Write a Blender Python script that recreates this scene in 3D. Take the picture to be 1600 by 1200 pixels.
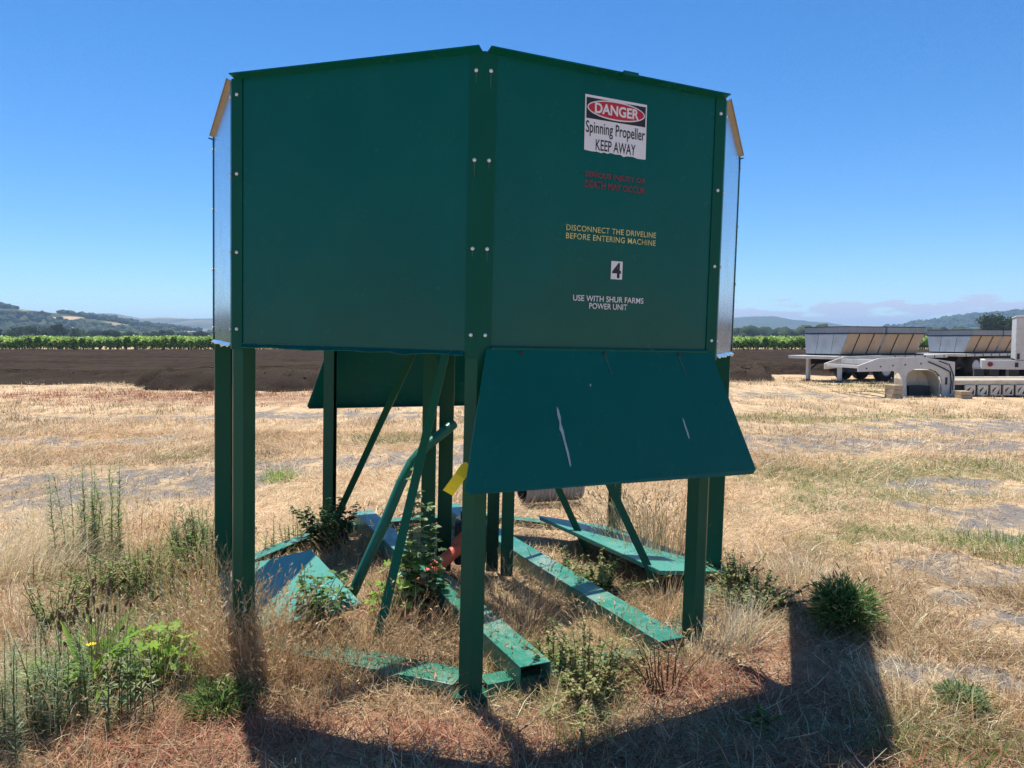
import bpy, math, random
import numpy as np
from mathutils import Vector, Matrix

random.seed(4); RNG = np.random.default_rng(11)
scene = bpy.context.scene
for o in list(bpy.data.objects):
    bpy.data.objects.remove(o)

# ------------------------------------------------------------------ camera
PITCH, FPX, CAMH = 0.059, 1184.9, 1.6
cam_data = bpy.data.cameras.new('camera')
cam = bpy.data.objects.new('camera', cam_data)
scene.collection.objects.link(cam)
cam.location = (0, 0, CAMH)
cam.rotation_euler = (math.pi / 2 - PITCH, 0, 0)
cam_data.sensor_fit = 'HORIZONTAL'; cam_data.sensor_width = 36.0
cam_data.lens = FPX / 1600 * 36.0
cam_data.clip_start = 0.05; cam_data.clip_end = 30000
scene.camera = cam

# ------------------------------------------------------------------ sky and sun
SUN_EL, SUN_AZ = math.radians(68.5), math.radians(-22.0)     # azimuth from +Y towards +X
world = bpy.data.worlds.new('World'); scene.world = world; world.use_nodes = True
wn, wl = world.node_tree.nodes, world.node_tree.links
wn.clear()
w_out = wn.new('ShaderNodeOutputWorld'); w_bg = wn.new('ShaderNodeBackground')
w_sky = wn.new('ShaderNodeTexSky'); w_sky.sky_type = 'NISHITA'; w_sky.sun_disc = False
w_sky.sun_elevation = SUN_EL; w_sky.sun_rotation = SUN_AZ
w_sky.air_density = 0.85; w_sky.dust_density = 0.0; w_sky.ozone_density = 6.0; w_sky.altitude = 500
w_bg.inputs['Strength'].default_value = 0.105
def wmath(op, a, b=None, c=None):
    n = wn.new('ShaderNodeMath'); n.operation = op
    for i, v in enumerate((a, b, c)):
        if v is None: continue
        if isinstance(v, (int, float)): n.inputs[i].default_value = v
        else: wl.new(v, n.inputs[i])
    return n.outputs[0]
def wramp(v, a, b):
    n = wn.new('ShaderNodeMapRange'); n.interpolation_type = 'SMOOTHSTEP'
    wl.new(v, n.inputs[0]); n.inputs[1].default_value = a; n.inputs[2].default_value = b
    return n.outputs[0]
w_tc = wn.new('ShaderNodeTexCoord'); w_sep = wn.new('ShaderNodeSeparateXYZ'); wl.new(w_tc.outputs['Generated'], w_sep.inputs[0])
w_az = wmath('ARCTAN2', w_sep.outputs[0], w_sep.outputs[1]); w_el = wmath('ARCSINE', w_sep.outputs[2])
w_cv = wn.new('ShaderNodeCombineXYZ'); wl.new(wmath('MULTIPLY', w_az, 22.0), w_cv.inputs[0]); wl.new(wmath('MULTIPLY', w_el, 95.0), w_cv.inputs[1])
w_nz = wn.new('ShaderNodeTexNoise'); w_nz.inputs['Scale'].default_value = 0.95; w_nz.inputs['Detail'].default_value = 6; w_nz.inputs['Roughness'].default_value = 0.52
wl.new(w_cv.outputs[0], w_nz.inputs['Vector'])
# a low bank of cloud along the hills on the right-hand side, thin wisps above it
w_low = wmath('SUBTRACT', 1.0, wramp(w_el, 0.022, 0.062))
w_thr = wmath('ADD', w_nz.outputs['Fac'], wmath('MULTIPLY', w_low, 0.33))
w_cl = wmath('MULTIPLY', wramp(w_thr, 0.63, 0.73), wmath('MULTIPLY', wramp(w_az, 0.20, 0.30), wmath('SUBTRACT', 1.0, wramp(w_el, 0.045, 0.07))))
w_mix = wn.new('ShaderNodeMix'); w_mix.data_type = 'RGBA'
wl.new(wmath('MULTIPLY', w_cl, 0.85), w_mix.inputs[0])
w_hsv = wn.new('ShaderNodeHueSaturation'); w_hsv.inputs['Saturation'].default_value = 1.22
wl.new(w_sky.outputs[0], w_hsv.inputs['Color'])
wl.new(w_hsv.outputs[0], w_mix.inputs[6]); w_mix.inputs[7].default_value = (4.3, 4.4, 5.7, 1)
wl.new(w_mix.outputs[2], w_bg.inputs['Color']); wl.new(w_bg.outputs[0], w_out.inputs['Surface'])

sun_dir = Vector((math.cos(SUN_EL) * math.sin(SUN_AZ), math.cos(SUN_EL) * math.cos(SUN_AZ), math.sin(SUN_EL)))
sun_data = bpy.data.lights.new('sun', 'SUN'); sun = bpy.data.objects.new('sun', sun_data)
scene.collection.objects.link(sun)
sun_data.energy = 4.6; sun_data.angle = math.radians(0.55); sun_data.color = (1.0, 0.95, 0.87)
sun.rotation_euler = sun_dir.to_track_quat('Z', 'Y').to_euler()
scene.view_settings.view_transform = 'Standard'; scene.view_settings.look = 'None'
scene.view_settings.exposure = 0.68; scene.view_settings.gamma = 1.0; scene.view_settings.use_curve_mapping = False
scene.render.engine = 'CYCLES'
scene.cycles.use_denoising = True; scene.cycles.use_adaptive_sampling = True; scene.cycles.denoising_prefilter = 'NONE'; scene.cycles.adaptive_threshold = 0.018; scene.cycles.adaptive_min_samples = 24
scene.cycles.max_bounces = 6; scene.cycles.diffuse_bounces = 3; scene.cycles.glossy_bounces = 3
scene.cycles.transmission_bounces = 3; scene.cycles.transparent_max_bounces = 4; scene.cycles.volume_bounces = 0
scene.cycles.sample_clamp_indirect = 6.0

# ------------------------------------------------------------------ numeric helpers
def g(px, py, z=0.0):
    """ground point (world metres) that the photograph shows at pixel px, py"""
    dx = (px - 800) / FPX; dy = (600 - py) / FPX
    d = (dx, math.cos(PITCH) + dy * math.sin(PITCH), -math.sin(PITCH) + dy * math.cos(PITCH))
    t = (z - CAMH) / d[2]
    return np.array([t * d[0], t * d[1]])
def dist_x(px, Y): return (px - 800) / FPX * Y
def hash2(ix, iy, s):
    n = (ix.astype(np.int64) * 374761393 + iy.astype(np.int64) * 668265263 + s * 1442695041) & 0x7fffffff
    n = ((n ^ (n >> 13)) * 1274126177) & 0x7fffffff
    n = ((n ^ (n >> 16)) * 1103515245) & 0x7fffffff
    return (n & 0xffffff) / float(0xffffff)
def vnoise(x, y, s=0):
    x = np.asarray(x, float); y = np.asarray(y, float)
    ix = np.floor(x); iy = np.floor(y); fx = x - ix; fy = y - iy
    fx = fx * fx * (3 - 2 * fx); fy = fy * fy * (3 - 2 * fy)
    a = hash2(ix, iy, s); b = hash2(ix + 1, iy, s); c = hash2(ix, iy + 1, s); d = hash2(ix + 1, iy + 1, s)
    return (a * (1 - fx) + b * fx) * (1 - fy) + (c * (1 - fx) + d * fx) * fy
def fbm(x, y, s=0, o=4):
    r = 0; amp = 0.5; t = 0
    for k in range(o):
        r = r + amp * vnoise(np.asarray(x) * 2 ** k + 17.3 * k, np.asarray(y) * 2 ** k - 9.1 * k, s + k); t += amp; amp *= 0.5
    return r / t
def sstep(a, b, v):
    t = np.clip((v - a) / (b - a), 0, 1); return t * t * (3 - 2 * t)
MC = np.array([-0.269, 5.0])           # machine centre
def hgt(x, y):
    x = np.asarray(x, float); y = np.asarray(y, float)
    r = np.hypot(x - MC[0], y - MC[1]); far = np.hypot(x, y)
    return -0.04 * np.exp(-((x + .19) ** 2 + (y - 3.2) ** 2) / .3) + (fbm(x * 0.9, y * 0.9, 5, 4) - 0.5) * 0.14 * sstep(1.6, 3.0, r) * (1 - sstep(60, 200, far)) + (fbm(x * 0.12, y * 0.12, 9, 3) - 0.5) * 0.25 * sstep(5, 14, far) * (1 - sstep(60, 200, far)) + (fbm(x * 4, y * 4, 3, 2) - 0.5) * 0.025 * (1 - sstep(10, 20, far))

# zones on the ground: centre, radii (m); kept in world metres
def zone(px, py, rx, ry): c = g(px, py); return (c[0], c[1], rx, ry)
Z_BARE = [zone(1560, 905, .75, .38), zone(1450, 880, .35, .3), zone(1590, 985, .4, .25), zone(1450, 1055, .38, .22), zone(1570, 815, .9, .9), zone(1490, 758, .9, .6),
          zone(1400, 690, 3.2, 1.3), zone(1530, 662, 4.5, 1.7), zone(1290, 700, 1.8, .9), zone(1200, 688, 1.5, .8), zone(1560, 690, 2.5, 1.2), zone(1480, 930, .3, .3),
          zone(130, 760, 2.2, 1.0), zone(40, 785, 1.2, .7), zone(280, 742, 1.5, .8), zone(430, 728, 2.0, .7), zone(620, 722, 2.5, .9), zone(260, 655, 3.5, .8), zone(560, 650, 3.0, .8),
          zone(120, 690, 2.2, .7), zone(450, 1015, .3, .2), zone(880, 700, 2.5, 1.0), zone(1230, 620, 3, 1.2)]
Z_RED = [zone(560, 1150, .75, .26), zone(790, 1170, .5, .2), zone(1150, 1085, .45, .34), zone(300, 1165, .45, .25), zone(1000, 1190, .5, .15), zone(700, 900, .25, .4),
         zone(100, 622, 10, 2.2), zone(500, 628, 9, 2), zone(1220, 1190, .3, .15), zone(640, 960, .3, .25), zone(1230, 1040, .2, .3), zone(1480, 1190, .3, .1)]
Z_GREEN = [zone(1575, 850, .55, .35), zone(1290, 793, .75, .22), zone(1190, 742, 1.0, .5), zone(1400, 765, 1.6, .8), zone(1420, 840, .9, .5), zone(1500, 1180, .45, .15), zone(270, 715, .5, .25),
           zone(437, 742, .22, .2), zone(250, 880, .9, .7), zone(1350, 607, 3, 1.2), zone(1250, 650, 4, 1.5), zone(620, 688, 1.2, .5), zone(900, 1050, .4, .5), zone(1530, 735, 2.5, .8), zone(280, 960, .6, .5), zone(1480, 612, 4, .8)]
def zmask(zs, x, y, s):
    m = np.zeros_like(np.asarray(x, float))
    wob = (fbm(np.asarray(x) * 2.1, np.asarray(y) * 2.1, s, 4) - 0.5)
    for cx, cy, rx, ry in zs:
        d = np.hypot((x - cx) / rx, (y - cy) / ry)
        w2 = (fbm(np.asarray(x) * 1.2 / max(.35, rx), np.asarray(y) * 1.2 / max(.35, ry), s + 7, 3) - 0.5)
        m = np.maximum(m, 1 - sstep(0.55, 1.25, d + wob * 0.9 + w2 * 0.9))
    return m

# ------------------------------------------------------------------ mesh helpers
COL = scene.collection
def link(o, parent=None):
    COL.objects.link(o)
    if parent is not None: o.parent = parent
    return o
def tag(o, label=None, cat=None, group=None, kind=None):
    if label: o['label'] = label
    if cat: o['category'] = cat
    if group: o['group'] = group
    if kind: o['kind'] = kind
    return o
def empty(name, loc=(0, 0, 0), rz=0.0, parent=None):
    o = bpy.data.objects.new(name, None); o.empty_display_size = 0.1
    o.location = loc; o.rotation_euler = (0, 0, rz)
    return link(o, parent)
def np_mesh(name, V, F, C=None, mat=None, smooth=False):
    """V (n,3), F (m,k) with constant k, or a list of such arrays"""
    if not isinstance(F, (list, tuple)): F = [F]
    me = bpy.data.meshes.new(name)
    V = np.ascontiguousarray(V, np.float32); me.vertices.add(len(V)); me.vertices.foreach_set('co', V.ravel())
    loops = np.concatenate([np.asarray(f, np.int32).ravel() for f in F])
    tot = np.concatenate([np.full(len(f), np.asarray(f).shape[1], np.int32) for f in F])
    start = np.concatenate([[0], np.cumsum(tot)[:-1]]).astype(np.int32)
    me.loops.add(len(loops)); me.loops.foreach_set('vertex_index', loops)
    me.polygons.add(len(tot)); me.polygons.foreach_set('loop_start', start)
    if smooth: me.polygons.foreach_set('use_smooth', np.ones(len(tot), bool))
    me.update(calc_edges=True)
    if C is not None:
        a = me.color_attributes.new('col', 'FLOAT_COLOR', 'POINT')
        cc = np.ones((len(V), 4), np.float32); cc[:, :C.shape[1]] = C
        a.data.foreach_set('color', cc.ravel())
    if mat is not None: me.materials.append(mat)
    return me
def np_obj(name, V, F, C=None, mat=None, parent=None, smooth=False, loc=(0, 0, 0)):
    o = bpy.data.objects.new(name, np_mesh(name, V, F, C, mat, smooth)); o.location = loc
    return link(o, parent)
class MB:
    """collects simple solids and links them as one mesh object"""
    def __init__(s): s.v = []; s.f = []
    def add(s, vs, fs):
        b = len(s.v); s.v += [tuple(v) for v in vs]; s.f += [tuple(b + i for i in f) for f in fs]; return s
    def box(s, x0, x1, y0, y1, z0, z1, M=None):
        vs = [Vector(p) for p in ((x0, y0, z0), (x1, y0, z0), (x1, y1, z0), (x0, y1, z0), (x0, y0, z1), (x1, y0, z1), (x1, y1, z1), (x0, y1, z1))]
        if M is not None: vs = [M @ v for v in vs]
        return s.add(vs, [(3, 2, 1, 0), (4, 5, 6, 7), (0, 1, 5, 4), (1, 2, 6, 5), (2, 3, 7, 6), (3, 0, 4, 7)])
    def bar(s, p, q, w, h, up=(0, 0, 1)):
        p = Vector(p); q = Vector(q); d = (q - p).normalized(); up = Vector(up)
        a = d.cross(up)
        if a.length < 1e-4: a = d.cross(Vector((0, 1, 0)))
        a.normalize(); b = a.cross(d)
        M = Matrix((a, d, b)).transposed().to_4x4(); M.translation = p
        return s.box(-w / 2, w / 2, 0, (q - p).length, -h / 2, h / 2, M)
    def tube(s, pts, r, n=10, caps=True):
        pts = [Vector(p) for p in pts]; rings = []
        rr = r if isinstance(r, (list, tuple)) else [r] * len(pts)
        ref = Vector((0, 0, 1))
        for i, p in enumerate(pts):
            d = (pts[min(i + 1, len(pts) - 1)] - pts[max(i - 1, 0)]).normalized()
            a = d.cross(ref)
            if a.length < 0.05: a = d.cross(Vector((0, 1, 0)))
            a.normalize(); b = a.cross(d)
            rings.append([p + (a * math.cos(t) + b * math.sin(t)) * rr[i] for t in [2 * math.pi * k / n for k in range(n)]])
        base = len(s.v)
        for r_ in rings: s.v += [tuple(v) for v in r_]
        for i in range(len(pts) - 1):
            for k in range(n):
                s.f.append((base + i * n + k, base + i * n + (k + 1) % n, base + (i + 1) * n + (k + 1) % n, base + (i + 1) * n + k))
        if caps:
            s.f.append(tuple(base + k for k in range(n))[::-1]); s.f.append(tuple(base + (len(pts) - 1) * n + k for k in range(n)))
        return s
    def prism(s, poly, thick, M=None):
        """polygon in local XZ, extruded along +Y by thick"""
        n = len(poly)
        vs = [Vector((p[0], 0, p[1])) for p in poly] + [Vector((p[0], thick, p[1])) for p in poly]
        if M is not None: vs = [M @ v for v in vs]
        fs = [tuple(range(n)), tuple(range(2 * n - 1, n - 1, -1))] + [(i + n, (i + 1) % n + n, (i + 1) % n, i) for i in range(n)]
        return s.add(vs, fs)
    def sheet(s, quad, th):
        """flat plate from 3D polygon, given thickness along its normal"""
        q = [Vector(p) for p in quad]; nrm = (q[1] - q[0]).cross(q[2] - q[0]).normalized() * th; n = len(q)
        return s.add(q + [p - nrm for p in q], [tuple(range(n)), tuple(range(2 * n - 1, n - 1, -1))] + [(i + n, (i + 1) % n + n, (i + 1) % n, i) for i in range(n)])
    def profile(s, pts, th, z0, z1):
        """open polyline in plan, thickened to its left, extruded in z"""
        P = [Vector((a[0], a[1])) for a in pts]; off = []
        for i, p in enumerate(P):
            ns = []
            if i > 0: d = (P[i] - P[i - 1]).normalized(); ns.append(Vector((-d.y, d.x)))
            if i < len(P) - 1: d = (P[i + 1] - P[i]).normalized(); ns.append(Vector((-d.y, d.x)))
            m = sum(ns, Vector((0, 0))).normalized(); k = th / max(0.3, m.dot(ns[0])); off.append(p + m * k)
        n = len(P)
        for i in range(n - 1):
            vs = []
            for z in (z0, z1):
                zz = z if not callable(z) else None
                vs += [(P[i].x, P[i].y, z), (P[i + 1].x, P[i + 1].y, z), (off[i + 1].x, off[i + 1].y, z), (off[i].x, off[i].y, z)]
            fs = [(3, 2, 1, 0), (4, 5, 6, 7), (0, 1, 5, 4), (2, 3, 7, 6)]
            if i == 0: fs.append((3, 0, 4, 7))
            if i == n - 2: fs.append((1, 2, 6, 5))
            s.add(vs, fs)
        return s
    def mesh(s, name, mat, smooth=False, bevel=0):
        me = bpy.data.meshes.new(name); me.from_pydata(s.v, [], s.f); me.materials.append(mat)
        if smooth: me.polygons.foreach_set('use_smooth', [True] * len(me.polygons))
        me.update(); return me
    def build(s, name, mat, parent=None, smooth=False, bevel=0, loc=None):
        o = bpy.data.objects.new(name, s.mesh(name, mat, smooth)); link(o, parent)
        if loc is not None: o.location = loc
        if bevel:
            m = o.modifiers.new('bevel', 'BEVEL'); m.width = bevel; m.segments = 2; m.limit_method = 'ANGLE'; m.angle_limit = math.radians(40)
        if smooth:
            try:
                m = o.modifiers.new('split', 'EDGE_SPLIT'); m.split_angle = math.radians(40)
            except Exception: pass
        return o
def dup(me, name, parent, loc=(0, 0, 0), rot=(0, 0, 0), sc=(1, 1, 1)):
    o = bpy.data.objects.new(name, me); o.location = loc; o.rotation_euler = rot; o.scale = sc
    return link(o, parent)

# ------------------------------------------------------------------ materials
def new_mat(name):
    m = bpy.data.materials.new(name); m.use_nodes = True
    return m, m.node_tree.nodes, m.node_tree.links, m.node_tree.nodes['Principled BSDF']
def coords(n, l, scale=1.0, kind='Object'):
    tc = n.new('ShaderNodeTexCoord'); mp = n.new('ShaderNodeMapping'); l.new(tc.outputs[kind], mp.inputs[0])
    mp.inputs['Scale'].default_value = (scale,) * 3 if not isinstance(scale, tuple) else scale
    return mp.outputs[0]
def noise(n, l, vec, scale, detail=5, rough=0.6):
    t = n.new('ShaderNodeTexNoise'); t.inputs['Scale'].default_value = scale; t.inputs['Detail'].default_value = detail; t.inputs['Roughness'].default_value = rough
    l.new(vec, t.inputs['Vector']); return t.outputs['Fac']
def ramp(n, l, fac, stops):
    r = n.new('ShaderNodeValToRGB'); e = r.color_ramp.elements
    while len(e) < len(stops): e.new(0.5)
    for i, (p, c) in enumerate(stops):
        e[i].position = p; e[i].color = (*c, 1) if len(c) == 3 else c
    l.new(fac, r.inputs[0]); return r.outputs[0]
def mixc(n, l, fac, a, b, mode='MIX'):
    m = n.new('ShaderNodeMix'); m.data_type = 'RGBA'; m.blend_type = mode
    for i, v in ((0, fac), (6, a), (7, b)):
        if hasattr(v, 'is_linked'): l.new(v, m.inputs[i])
        elif i == 0: m.inputs[0].default_value = v
        else: m.inputs[i].default_value = (*v, 1)
    return m.outputs[2]
def bump(n, l, bs, h, strength, dist):
    b = n.new('ShaderNodeBump'); b.inputs['Strength'].default_value = strength; b.inputs['Distance'].default_value = dist
    l.new(h, b.inputs['Height']); l.new(b.outputs[0], bs.inputs['Normal'])
def paint(name, col, dirt, rough=0.35, spec=0.5, dirt_amt=0.5, var=0.25, metal=0.0, bumpd=0.002, coat=0.0, streak=0.0, grime=None):
    m, n, l, b = new_mat(name)
    v = coords(n, l)
    big = noise(n, l, v, 1.7, 4); fine = noise(n, l, v, 22, 6, 0.7)
    c = mixc(n, l, big, tuple(k * (1 - var) for k in col), tuple(min(1, k * (1 + var)) for k in col))
    d = ramp(n, l, fine, [(0.52, (0, 0, 0)), (0.78, (dirt_amt,) * 3)])
    c = mixc(n, l, d, c, dirt)
    if grime:       # larger worn or grimy areas
        gm_ = noise(n, l, coords(n, l, (1.0, 1.0, 0.6)), 3.2, 7, 0.7)
        c = mixc(n, l, ramp(n, l, gm_, [(0.50, (0, 0, 0)), (0.66, (grime[1],) * 3)]), c, grime[0])
    if streak:      # rain-washed dust runs and chalky areas
        sk = noise(n, l, coords(n, l, (9.0, 9.0, 0.45)), 1.3, 6, 0.65)
        c = mixc(n, l, ramp(n, l, sk, [(0.50, (0, 0, 0)), (0.80, (streak * .5,) * 3)]), c, tuple(min(1, k * 1.35 + .003) for k in col))
    l.new(c, b.inputs['Base Color']); b.inputs['Metallic'].default_value = metal
    r = n.new('ShaderNodeMapRange'); l.new(noise(n, l, v, 5, 5), r.inputs[0]); r.inputs[3].default_value = rough * 0.75; r.inputs[4].default_value = rough * 1.3
    l.new(r.outputs[0], b.inputs['Roughness']); b.inputs['Specular IOR Level'].default_value = spec
    b.inputs['Coat Weight'].default_value = coat; b.inputs['Coat Roughness'].default_value = 0.15
    if bumpd: bump(n, l, b, noise(n, l, v, 3.0, 2, 0.4), 0.6, bumpd)
    return m
def plain(name, col, rough=0.5, metal=0.0, var=0.2, sc=30):
    return paint(name, col, tuple(k * 0.5 for k in col), rough, 0.4, 0.4, var, metal, 0.0)
def attr_mat(name, rough=0.8, trans=0.3, spec=0.2, var_scale=None):
    m = bpy.data.materials.new(name); m.use_nodes = True; n, l = m.node_tree.nodes, m.node_tree.links; n.clear()
    out = n.new('ShaderNodeOutputMaterial'); a = n.new('ShaderNodeVertexColor'); a.layer_name = 'col'
    b = n.new('ShaderNodeBsdfPrincipled'); b.inputs['Roughness'].default_value = rough; b.inputs['Specular IOR Level'].default_value = spec
    l.new(a.outputs[0], b.inputs['Base Color'])
    if trans > 0:
        t = n.new('ShaderNodeBsdfTranslucent'); l.new(a.outputs[0], t.inputs[0]); mx = n.new('ShaderNodeMixShader'); mx.inputs[0].default_value = trans
        l.new(b.outputs[0], mx.inputs[1]); l.new(t.outputs[0], mx.inputs[2]); l.new(mx.outputs[0], out.inputs[0])
    else: l.new(b.outputs[0], out.inputs[0])
    return m

GREEN = (0.001, 0.092, 0.074)
M_GREEN = paint('green_paint', GREEN, (0.012, 0.10, 0.08), 0.25, 0.22, 0.2, 0.2, bumpd=0.006, streak=0.5)
M_GREENLEG = paint('green_leg_paint', (0.002, 0.082, 0.046), (0.03, 0.07, 0.045), 0.42, 0.25, 0.18, 0.15)
M_STRIP = paint('green_strip_paint', (0.001, 0.078, 0.050), (0.015, 0.08, 0.06), 0.40, 0.14, 0.2, 0.2, streak=0.4)
M_FADED_GLARE = paint('faded_green_glare_paint', (0.055, 0.27, 0.20), (0.20, 0.32, 0.26), 0.42, 0.5, 0.55, 0.2, grime=((.16, .34, .27), .5))  # faded paint of the ground flaps, sun glare put into its paler colour
M_TUBE = paint('worn_green_paint', (0.018, 0.19, 0.12), (0.26, 0.30, 0.24), 0.36, 0.5, 0.55, 0.2, grime=((.34, .38, .33), .55))
M_GALV = paint('galvanised_steel', (0.62, 0.65, 0.66), (0.35, 0.36, 0.36), 0.22, 0.5, 0.35, 0.12, metal=1.0, bumpd=0.004)
M_TANREFL = paint('tan_reflection_steel', (.27, .245, .20), (.14, .11, .08), .55, .4, .6, .2)  # galvanised flange, tan reflection of the dry ground put into its base colour
M_BOLT = paint('zinc_bolt', (0.72, 0.73, 0.74), (0.4, 0.4, 0.4), 0.4, 0.5, 0.3, 0.1, metal=0.4, bumpd=0)
M_DARK = plain('black_steel', (0.012, 0.013, 0.014), 0.5)
M_ORANGE = plain('orange_plastic', (0.55, 0.10, 0.045), 0.5)
M_YELLOW = plain('yellow_vinyl', (0.78, 0.70, 0.03), 0.5, var=0.08)
M_WHITE = paint('white_vinyl', (0.72, 0.73, 0.76), (0.55, 0.55, 0.56), 0.5, 0.4, 0.3, 0.05, bumpd=0)
M_BLACK = plain('black_print', (0.016, 0.017, 0.022), 0.5)
M_RED = plain('red_print', (0.50, 0.02, 0.035), 0.5, var=0.1)
M_REDFADE = paint('faded_red_print', (0.17, 0.045, 0.06), (0.01, 0.09, 0.06), 0.5, 0.3, 0.9, 0.2, bumpd=0)
M_YELPRINT = paint('worn_yellow_print', (0.62, 0.58, 0.22), (0.10, 0.20, 0.12), 0.5, 0.3, 0.8, 0.1, bumpd=0)
M_SCRAPE = paint('bare_scraped_metal', (0.30, 0.40, 0.42), (0.02, 0.14, 0.10), 0.5, 0.4, 1.0, 0.2, bumpd=0)
M_STREAK = paint('dusty_drip', (0.03, 0.10, 0.09), (0.003, 0.06, 0.046), 0.5, 0.4, 1.0, 0.2, bumpd=0)
M_STRAW = attr_mat('dry_straw', 0.7, 0.30, 0.2)
M_LEAF = attr_mat('green_leaf', 0.55, 0.5, 0.2)
M_VINE = attr_mat('vine_leaf', 0.6, 0.55, 0.2)
M_FAR = attr_mat('distant_leaf', 0.8, 0.25, 0.15)

# ------------------------------------------------------------------ ground
def graded(a, b, step, out_a, out_b, grow=1.13):
    mid = list(np.arange(a, b, step)); lo = []; hi = []; s = step; v = mid[0]
    while v > out_a: s *= grow; v -= s; lo.append(v)
    s = step; v = mid[-1]
    while v < out_b: s *= grow; v += s; hi.append(v)
    return np.array(lo[::-1] + mid + hi)
gx = graded(-5.5, 5.5, 0.055, -6000, 6000); gy = graded(1.8, 9.5, 0.055, -5500, 6000)
GX, GY = np.meshgrid(gx, gy); GZ = hgt(GX, GY)
nx, ny = len(gx), len(gy)
idx = np.arange(nx * ny).reshape(ny, nx)
GF = np.stack([idx[:-1, :-1], idx[:-1, 1:], idx[1:, 1:], idx[1:, :-1]], -1).reshape(-1, 4)
gm = np.stack([zmask(Z_BARE, GX, GY, 21), zmask(Z_RED, GX, GY, 31), zmask(Z_GREEN, GX, GY, 41)], -1).reshape(-1, 3)
m, n, l, b = new_mat('dry_ground')
v = coords(n, l)
at = n.new('ShaderNodeVertexColor'); at.layer_name = 'col'; sp = n.new('ShaderNodeSeparateColor'); l.new(at.outputs[0], sp.inputs[0])
n1 = noise(n, l, v, 0.35, 6, 0.65); n2 = noise(n, l, v, 9, 8, 0.75); n3 = noise(n, l, v, 60, 5, 0.7)
vs_ = coords(n, l, (1.0, 0.35, 1.0)); n4 = noise(n, l, vs_, 1.6, 7, 0.7)
straw = ramp(n, l, n2, [(0.25, (0.19, 0.125, 0.07)), (0.42, (0.44, 0.30, 0.165)), (0.56, (0.67, 0.48, 0.29)), (0.76, (0.78, 0.62, 0.41))])
straw = mixc(n, l, ramp(n, l, n4, [(0.44, (0, 0, 0)), (0.62, (0.75, 0.75, 0.75))]), straw, (0.27, 0.19, 0.115))
straw = mixc(n, l, ramp(n, l, n1, [(0.50, (0, 0, 0)), (0.72, (0.5,) * 3)]), straw, (0.27, 0.24, 0.12))
grey = ramp(n, l, n3, [(0.3, (0.14, 0.125, 0.11)), (0.55, (0.235, 0.21, 0.19)), (0.8, (0.38, 0.345, 0.30))])
redc = ramp(n, l, n2, [(0.3, (0.14, 0.07, 0.045)), (0.55, (0.36, 0.20, 0.12)), (0.8, (0.52, 0.36, 0.22))])
grnc = ramp(n, l, n2, [(0.3, (0.07, 0.10, 0.03)), (0.6, (0.24, 0.24, 0.09)), (0.85, (0.46, 0.38, 0.20))])
nj = noise(n, l, coords(n, l, (1.0, 0.6, 1.0)), 3.0, 9, 0.72)
def jag(chan, lo, hi):
    a_ = n.new('ShaderNodeMath'); a_.operation = 'ADD'; l.new(chan, a_.inputs[0])
    s_ = n.new('ShaderNodeMath'); s_.operation = 'MULTIPLY_ADD'; l.new(nj, s_.inputs[0]); s_.inputs[1].default_value = 3.6; s_.inputs[2].default_value = -1.9
    l.new(s_.outputs[0], a_.inputs[1])
    r_ = n.new('ShaderNodeMapRange'); r_.interpolation_type = 'SMOOTHSTEP'; l.new(a_.outputs[0], r_.inputs[0]); r_.inputs[1].default_value = lo; r_.inputs[2].default_value = hi
    return r_.outputs[0]
c = mixc(n, l, jag(sp.outputs[2], 0.45, 1.5), straw, grnc)
c = mixc(n, l, jag(sp.outputs[1], 0.40, 1.3), c, redc)
c = mixc(n, l, jag(sp.outputs[0], 0.55, 1.1), c, grey)
l.new(c, b.inputs['Base Color']); b.inputs['Roughness'].default_value = 0.95; b.inputs['Specular IOR Level'].default_value = 0.1
bump(n, l, b, n2, 0.8, 0.05)
M_GROUND = m
ground = np_obj('ground', np.stack([GX, GY, GZ], -1).reshape(-1, 3), GF, gm, M_GROUND, smooth=True)
tag(ground, kind='structure')

# ------------------------------------------------------------------ ploughed field
def field_edge(x):
    x = np.asarray(x, float)
    e = 26.2 - 3.1 * sstep(-13.2, -10.6, x) + 5.4 * sstep(0.5, 5.0, x) + 5.5 * sstep(9.5, 12, x)
    return e + (fbm(x * 0.8, x * 0 + 3, 51, 5) - 0.5) * 1.6
fx = np.linspace(-115, 120, 760); ft = np.concatenate([np.linspace(0, 0.06, 34), np.linspace(0.062, 1, 110) ** 1.15])
FX, FT = np.meshgrid(fx, ft)
E0 = field_edge(FX); FY = E0 - 0.3 + FT * (104 - E0)
dd = FY - E0
crest = 0.40 + 0.18 * sstep(-13, -10, FX) * (1 - sstep(-1, 3, FX)) - 0.10 * sstep(3, 6, FX)
prof = crest * sstep(-0.3, 1.3, dd) * (1 - 0.62 * sstep(1.3, 9.0, dd)) - 0.05 * (1 - sstep(-0.3, 0.1, dd))
rough = sstep(-0.2, 0.6, dd)
FZ = prof + rough * ((fbm(FX * 1.8, FY * 1.8, 61, 4) - 0.5) * 0.30 * (1 - 0.5 * sstep(3, 20, dd)) + (fbm(FX * 0.25, FY * 0.5, 66, 3) - 0.5) * 0.20 * (1 - sstep(40, 70, dd))) + hgt(FX, FY) * 0.5 + 0.03
idx = np.arange(FX.size).reshape(FX.shape)
FF = np.stack([idx[:-1, :-1], idx[:-1, 1:], idx[1:, 1:], idx[1:, :-1]], -1).reshape(-1, 4)
m, n, l, b = new_mat('ploughed_soil')
v = coords(n, l); a1 = noise(n, l, v, 2.2, 8, 0.75); a2 = noise(n, l, coords(n, l, (0.12, 1.0, 1.0)), 0.5, 5, 0.6)
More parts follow.
